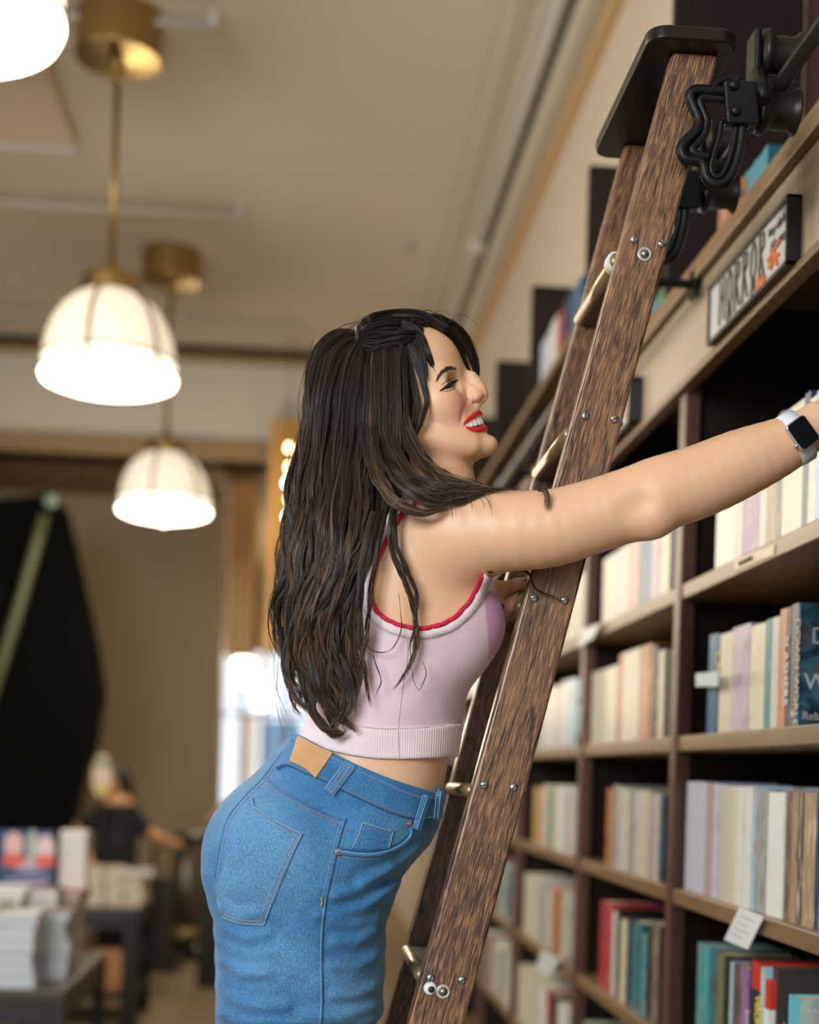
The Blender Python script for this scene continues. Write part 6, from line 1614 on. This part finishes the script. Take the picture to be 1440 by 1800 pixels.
# bottom curls
for k, (g, rd) in enumerate([(((520, 1150, 1.99), (513, 1200, 1.985), (518, 1245, 1.985), (535, 1262, 1.985)), (5, 4, 3, 1)), (((545, 1150, 1.96), (560, 1220, 1.955), (600, 1262, 1.955), (628, 1288, 1.955)), (12, 12, 9, 2)),
                             (((590, 1150, 1.955), (612, 1200, 1.95), (608, 1250, 1.95), (575, 1285, 1.955)), (12, 14, 12, 3)), (((560, 1200, 1.96), (545, 1245, 1.96), (570, 1280, 1.955), (606, 1292, 1.955)), (12, 12, 9, 2)),
                             (((530, 1180, 1.97), (548, 1240, 1.965), (585, 1290, 1.96), (612, 1284, 1.96)), (12, 11, 7, 2)), (((515, 1120, 1.98), (505, 1170, 1.98), (525, 1225, 1.975), (560, 1262, 1.97)), (12, 12, 10, 4))]):
    lock(g, rd, 150 if k else 40, subs=6, wave=.002, tone0=.3, tip=.35, seed=300 + k)
# half-up section combed back from the hairline to the tie
top_y = [((758, 572), (735, 562), (690, 560), (650, 566), (628, 584)), ((752, 576), (728, 570), (688, 570), (652, 574), (630, 588)), ((745, 584), (722, 580), (688, 581), (655, 585), (632, 592)), ((740, 592), (715, 590), (688, 593), (658, 597), (634, 598)), ((724, 598), (704, 601), (684, 604), (658, 609), (634, 606)), ((715, 604), (694, 608), (672, 612), (648, 620), (630, 610))]
for k, g in enumerate(top_y):
    ys = (2.050, 2.035, 2.022, 2.014, 2.010, 2.010)[k]
    lock([(a, b, ys + (.012 if q in (0,) else 0) + .006 * q * (k < 3)) for q, (a, b) in enumerate(g)], (10, 11, 10, 9, 7), 190, subs=10, tone0=.10, tip=.06, seed=400 + k, K=26)
for k in range(5):      # far half of the crown
    yf = 2.06 + .022 * k; dy = -4 + k * k * 1.6
    lock([(785 - 2 * k, 582 + dy * .6, yf), (740, 558 + dy, yf), (690, 556 + dy, yf), (648, 564 + dy, yf - .01), (626, 584, 2.07)], (11, 12, 12, 10, 8), 150, subs=8, tone0=.10, tip=.05, seed=440 + k, K=26)
# tail from the tie
for k, g in enumerate([((628, 590), (596, 596), (566, 630), (552, 700), (546, 790), (532, 880), (520, 980), (512, 1080)), ((626, 596), (600, 612), (580, 660), (566, 740), (556, 840), (545, 940), (530, 1040), (530, 1140)), ((632, 600), (615, 625), (600, 690), (590, 790), (572, 890), (560, 990), (556, 1090), (560, 1190)),
                       ((624, 586), (590, 590), (560, 618), (546, 670), (540, 750), (530, 830), (520, 900), (508, 980)), ((634, 606), (628, 650), (618, 730), (606, 830), (592, 930), (584, 1030), (574, 1130), (578, 1220))]):
    K_ = len(g); lock([(a, b, np.interp(b, [590, 640, 760, 900, 1100], [2.015, 1.992, 1.980, 1.962, 1.952]) + (.03 if k in (0, 3) else 0)) for a, b in g], [8] + [13] * (K_ - 2) + [7], 170, subs=8, wave=.003, wf=1.0, tone0=.24, tip=.32, seed=500 + k, K=44)
tie = MB(); tc_ = W(629, 592, 2.022); tie.tube([tc_ + np.array([0, .026 * math.cos(t) + .022, .018 * math.sin(t)]) for t in np.linspace(0, 6.28, 30)], .0038, 8); pmesh(tie, 'hair_tie', mat('black_elastic', (.008, .008, .01), .6))
# swath swept forward over the shoulder
for k, (g, rd, n) in enumerate([(((668, 632), (672, 700), (684, 770), (716, 830), (772, 868), (850, 862)), (9, 13, 14, 13, 9, 3), 230), (((655, 640), (658, 710), (672, 790), (706, 850), (764, 884), (838, 872)), (9, 13, 15, 14, 9, 3), 230),
                                (((690, 640), (700, 700), (712, 760), (738, 812), (786, 852), (862, 858)), (8, 10, 11, 10, 7, 2), 180), (((644, 650), (648, 730), (656, 810), (684, 870), (730, 900), (790, 892)), (10, 14, 16, 13, 9, 3), 200),
                                (((704, 650), (708, 705), (718, 750), (740, 796), (780, 838), (846, 852)), (6, 8, 9, 8, 6, 2), 120), (((700, 800), (740, 858), (800, 880), (856, 862), (920, 858)), (7, 8, 7, 4, 1.5), 70), (((712, 752), (738, 805), (782, 838), (832, 853), (868, 862)), (8, 11, 12, 9, 4), 200), (((694, 840), (735, 868), (788, 870), (835, 864), (862, 862)), (12, 14, 13, 8, 3), 220), (((690, 780), (722, 835), (770, 858), (820, 860), (856, 858)), (10, 13, 13, 9, 3), 200)]):
    lock([(a, b, np.interp(b, [630, 720, 800, 850, 900], [2.008, 1.994, 1.968, 1.908, 1.893])) for a, b in g], rd, n, subs=8, wave=.0014, tone0=.24, tip=.36, seed=600 + k, K=36, emin=.86)
for k, g in enumerate([((700, 650, 2.20), (720, 760, 2.21), (760, 850, 2.19), (810, 905, 2.20)), ((730, 640, 2.18), (760, 760, 2.17), (800, 860, 2.16), (830, 900, 2.17))]):
    lock(g, (10, 14, 12, 4), 160, subs=6, wave=.003, tone0=.15, seed=640 + k)
# loose locks in front of the armhole and on the top
for k, (g, rd, n) in enumerate([(((702, 860), (690, 915), (690, 965), (712, 1020), (728, 1070), (733, 1130), (716, 1180), (690, 1214)), (9, 9, 8, 6, 5, 5, 3.5, 1), 120), (((690, 900), (696, 960), (718, 1010), (732, 1050), (728, 1100), (718, 1150)), (7, 6, 5, 4, 3, 1), 50),
                                (((660, 900), (646, 960), (634, 1030), (632, 1100), (640, 1170), (652, 1245)), (12, 12, 9, 7, 4, 1), 120), (((680, 880), (662, 960), (650, 1040), (644, 1110), (634, 1180), (626, 1225)), (9, 8, 6, 5, 4, 1), 70),
                                (((700, 1040), (705, 1100), (690, 1140), (655, 1142), (625, 1122)), (1.5, 1.2, 1, .8, .5), 4), (((722, 1120), (722, 1170), (736, 1215), (748, 1190), (742, 1160)), (1.5, 1.2, 1, .8, .5), 4), (((655, 1150), (668, 1200), (655, 1235)), (2, 1, .5), 5),
                                (((640, 1000), (625, 1060), (622, 1130), (632, 1200), (616, 1240)), (8, 8, 7, 5, 2), 90)]):
    lock([(a, b, np.interp(b, [860, 920, 1000, 1100, 1250], [1.944, 1.918, 1.920, 1.934, 1.950])) for a, b in g], rd, n, subs=max(1, min(6, n // 8)), wave=.0015, tone0=.34, tip=.3, seed=700 + k, K=40, r0=.00034)
for k in range(9):
    x = 606 + k * 12.5; y = np.interp(x, [600, 650, 705], [634, 622, 606])
    lock([(x + rsg.uniform(-3, 3), y, 2.010), (x - 2, y + 26, 1.999), (x - 5 + k * .5, y + 70, 1.990), (x - 8 + k, y + 130, 1.984), (x - 12 + k * 1.5, y + 210, 1.975)], (8, 10, 11, 11, 5), 130, subs=8, tone0=.27 + rsg.uniform(-.08, .1), tip=.1, seed=1000 + k, K=30)
for k in range(6):
    y0 = 566 + k * 8; lock([(722 - k * 2, y0, 2.040 - .004 * k), (694, y0 - 1, 2.028 - .003 * k), (664, y0 + 3 - k, 2.018 - .001 * k), (634, 586 + k * 2.5, 2.012)], (7, 8, 8, 6), 140, subs=8, tone0=.12, tip=.06, seed=1040 + k, K=24)
# fringe
for k, (g, rd, n) in enumerate([(((712, 572), (734, 590), (750, 622), (763, 656), (774, 692), (770, 722)), (10, 11, 9, 6, 3, .7), 210), (((700, 580), (718, 610), (735, 645), (746, 680), (750, 712), (740, 745), (722, 780)), (11, 12, 9, 6, 5, 3, .7), 230),
                                (((704, 570), (722, 584), (736, 610), (745, 640), (750, 668)), (10, 11, 10, 7, 3), 200), (((690, 590), (702, 630), (708, 670), (711, 710), (704, 745)), (11, 12, 10, 7, 2), 200), (((700, 600), (716, 640), (727, 680), (733, 715), (728, 752), (716, 785)), (9, 9, 7, 5, 3, .8), 120),
                                (((722, 700), (720, 740), (708, 780), (700, 810)), (4, 3, 2, .5), 25)]):
    lock([(a, b, np.interp(b, [570, 600, 660, 760], [2.030, 2.018, 2.010, 2.006]) + (.010 if a > 752 else 0)) for a, b in g], rd, n, subs=7, emin=.86, tone0=.05, tip=.05, seed=800 + k, K=34)
for k, (g, rd, n) in enumerate([(((728, 566, 2.06), (768, 568, 2.085), (799, 586, 2.10), (820, 614, 2.112), (832, 642, 2.118), (836, 664, 2.122)), (9, 9, 8, 7, 5, 1.5), 240), (((735, 572, 2.05), (770, 575, 2.080), (797, 592, 2.098), (811, 617, 2.112), (823, 646, 2.120), (831, 662, 2.124)), (8, 8, 8, 7, 5, 2), 200),
                                (((720, 562, 2.07), (765, 560, 2.10), (802, 576, 2.125), (826, 606, 2.14), (838, 650, 2.145), (830, 700, 2.15), (812, 780, 2.16)), (9, 10, 10, 9, 7, 6, 3), 240)]):
    lock(g, rd, n, subs=7, tone0=.06, tip=.06, seed=850 + k, K=34)
# flyaways
rf = np.random.RandomState(9)
for k in range(46):
    s = rf.uniform(0, 1)
    if k < 16: x = 560 + 240 * rf.uniform(); g = [(x, np.interp(x, [560, 620, 700, 800], [620, 578, 560, 572]), 2.07), (x + 25, np.interp(x, [560, 620, 700, 800], [590, 560, 550, 562]) - rf.uniform(0, 12), 2.07), (x + 60, np.interp(x, [560, 620, 700, 800], [570, 556, 556, 590]) - rf.uniform(-8, 10), 2.07)]
    elif k < 36: y = 640 + 560 * rf.uniform(); x = fall_x(y, 0); g = [(x + 6, y - 60, 2.06), (x - rf.uniform(4, 18), y, 2.05), (x - rf.uniform(2, 22), y + 60, 2.05), (x + rf.uniform(-10, 12), y + 120, 2.05)]
    else: x = 780 + 80 * rf.uniform(); g = [(x - 60, 850, 1.93), (x, 868 + rf.uniform(-10, 10), 1.895), (x + 12, 900 + rf.uniform(-10, 20), 1.865)]
    lock(g, [1.5] * len(g), 2, subs=1, tone0=.35, seed=900 + k, r0=.00022, K=18)
lock([(945, 860, 1.885), (958, 862, 1.872), (962, 876, 1.868), (960, 898, 1.869)], (5, 5, 6, 7), 60, subs=8, tone0=.3, tip=.7, seed=960, K=14, emin=.6)
lock([(858, 1006, 1.93), (925, 1005, 1.97), (940, 1035, 1.985), (975, 1050, 1.990), (995, 1062, 1.992)], (3, 3, 3, 3, 1), 26, subs=3, tone0=.3, seed=961, K=20)
hair = np_mesh('hair', np.concatenate(HV), np.concatenate(HQ), m_hair, None, {'tone': np.concatenate(HT)}); adopt(hair)
hair['label'] = 'long wavy dark brown hair, half tied back, with lighter ends'
# scalp and inner volume
cores = []
for g, rd in core[::2]:
    P = np.array([W(*q) for q in g]); cores.append((P + np.array([0, .010, 0]), np.array(rd) / 1250. * .5))
hz = [np.array([W(*q) for q in c]) for c in ()]
def core_sdf(p):
    q = toH(p)
    d = ell(q, (-.013, 0, .047), (.0935, .0765, .0855))
    d = smax(d, q[..., 0] - (.052 + .30 * np.clip(q[..., 2], -.1, .08)), .012)
    d = smax(d, q[..., 0] - (.012 + .9 * np.clip(q[..., 2] + .03, 0, 1)), .010)
    for P, r in cores:
        for i in range(0, len(P) - 1, 2):
            j = min(i + 2, len(P) - 1)
            d = smin(d, cap(p, P[i], P[j], r[i], r[j]), .012)
    return d
Ph, Qh = surface(core_sdf, (-.08, 1.92, 1.60), (.26, 2.28, 2.30), .006)
hc = np_mesh('hair_underlayer', Ph, Qh, mat('dark_hair_underlayer', (.020, .013, .009), .75, noise=.5, nscale=300, stretch=(1, 1, .05)), None); adopt(hc)
# ------------------------------------------------------------------ dark-haired person in the distance
YB_ = 10.0
w2 = lambda a, b, dy=0: W(a, b, YB_ + dy)
m_tee = mat('black_tee_cotton', (.010, .010, .011), .9); m_skin2 = mat('warm_tan_skin', (.42, .20, .09), .55); m_hair2 = mat('near_black_hair', (.012, .009, .007), .6)
def bp_body(p):
    d = cap(p, w2(205, 1382), w2(206, 1410), .075, .062)
    d = smin(d, ell(p, w2(203, 1378), (.080, .095, .110)), .03)
    d = smin(d, cap(p, w2(206, 1425), w2(202, 1560), .13, .12), .05)
    for a in ([w2(232, 1440, .02), w2(262, 1462, .05), w2(292, 1480, -.15), w2(312, 1484, -.25)], [w2(175, 1440, .02), w2(140, 1452, 0), w2(150, 1500, -.1), w2(165, 1530, -.2)]):
        d = smin(d, chain(p, a, (.055, .042, .034, .030), .01), .03)
    for s, xx in ((-1, 190), (1, 216)): d = smin(d, chain(p, [w2(xx, 1560), w2(xx, 1660), np.array([w2(xx, 1700)[0], YB_, .09])], (.085, .06, .045), .02), .03)
    for xx in (190, 216): x_ = w2(xx, 1700)[0]; d = smin(d, cap(p, (x_, YB_ + .03, .045), (x_, YB_ - .13, .035), .045, .032), .02)
    # nose, hands with fingers
    d = smin(d, cap(p, w2(192, 1376, -.09), w2(190, 1384, -.10), .012, .016), .012)
    for hx, hy, hz_ in ((316, 1486, -.27), (167, 1534, -.22)):
        for k in range(5): d = smin(d, cap(p, w2(hx, hy, hz_), w2(hx + 5, hy - 4 + 3 * k, hz_ - .03 + .012 * k), .022, .009), .008)
    return d
lo, hi = np.array([w2(120, 1500)[0], YB_ - .42, 0.0]), np.array([w2(335, 1500)[0], YB_ + .25, w2(200, 1330)[2]])
Pb, Qb = surface(bp_body, lo, hi, .013)
bpr = empty('person'); bpr.location = (w2(203, 1500)[0], YB_, 0); _bi = Vector(bpr.location)
def adb(o): o.parent = bpr; o.matrix_parent_inverse = Matrix.Translation(-_bi); return o
adb(np_mesh('body', Pb, Qb, m_skin2))
def tee(p):
    d = cap(p, w2(206, 1425), w2(202, 1560), .145, .145)
    for a in ([w2(225, 1432, .02), w2(252, 1455, .04)], [w2(182, 1434, .02), w2(150, 1448, 0)]): d = smin(d, cap(p, a[0], a[1], .075, .062), .03)
    return smax(d, p[..., 2] - w2(206, 1413)[2], .01)
Pb, Qb = surface(tee, lo, hi, .013); adb(np_mesh('t_shirt', Pb, Qb, m_tee))
def pants(p):
    d = cap(p, w2(203, 1560), w2(203, 1585), .15, .15)
    for xx in (190, 216): d = smin(d, chain(p, [w2(xx, 1570), w2(xx, 1665), np.array([w2(xx, 1700)[0], YB_, .10])], (.10, .08, .07), .02), .03)
    return d
Pb, Qb = surface(pants, lo, hi, .013); adb(np_mesh('trousers', Pb, Qb, mat('black_trousers', (.012, .012, .013), .9)))
def hr(p):
    d = ell(p, w2(205, 1374), (.098, .11, .125)); d = smin(d, cap(p, w2(218, 1390, .03), w2(228, 1432, .05), .07, .05), .03)
    return smax(d, -ell(p, w2(196, 1386, -.12), (.06, .07, .09)), .02)
Pb, Qb = surface(hr, lo, hi, .012); adb(np_mesh('hair', Pb, Qb, m_hair2))
MB().obox(w2(205, 1475, -.15), (.03, 0, 0), (0, .002, 0), (0, 0, .010)).build('shirt_print', mat('faded_print', (.10, .06, .05), .8), bpr)
for o_ in bpr.children:
    if o_.name.startswith('shirt_print'): adb(o_)
tag(bpr, 'dark-haired person in a black t-shirt behind the far table, arm on a trolley', 'person')
# standing colourful card in front of the head
c_ = W(179, 1364, 9.3)
cd = empty('display_card'); cd.location = (c_[0], 9.3, zt2)
hcd = c_[2] - zt2
MB().tube([(0, 0, 0), (0, 0, hcd - .12)], .008, 8).build('card_stem', m_tblack, cd, smooth=True)
MB().lathe([(.07, 0), (.07, .012)], (0, 0, 0), n=20).build('card_base', m_tblack, cd)
V = [(.062 * math.cos(t), 0, hcd + .145 * math.sin(t)) for t in np.linspace(0, 2 * math.pi, 28, endpoint=False)]
MB().prism(V, (0, .012, 0)).build('card_face', mat('peach_card', (.78, .58, .40), .5, noise=.2, nscale=14), cd)
for zz_, cl, nm, rz_ in ((.085, (.28, .36, .22), 'card_green', .03), (-.09, (.75, .55, .12), 'card_yellow', .032), (.0, (.80, .66, .50), 'card_pale', .03)):
    MB().prism([(.05 * math.cos(t), -.001, hcd + zz_ + rz_ * math.sin(t)) for t in np.linspace(0, 2 * math.pi, 20, endpoint=False)], (0, .001, 0)).build('card_patch', mat(nm, cl, .5), cd)
tag(cd, 'bright peach and green oval card on a stand on the far table', 'card')
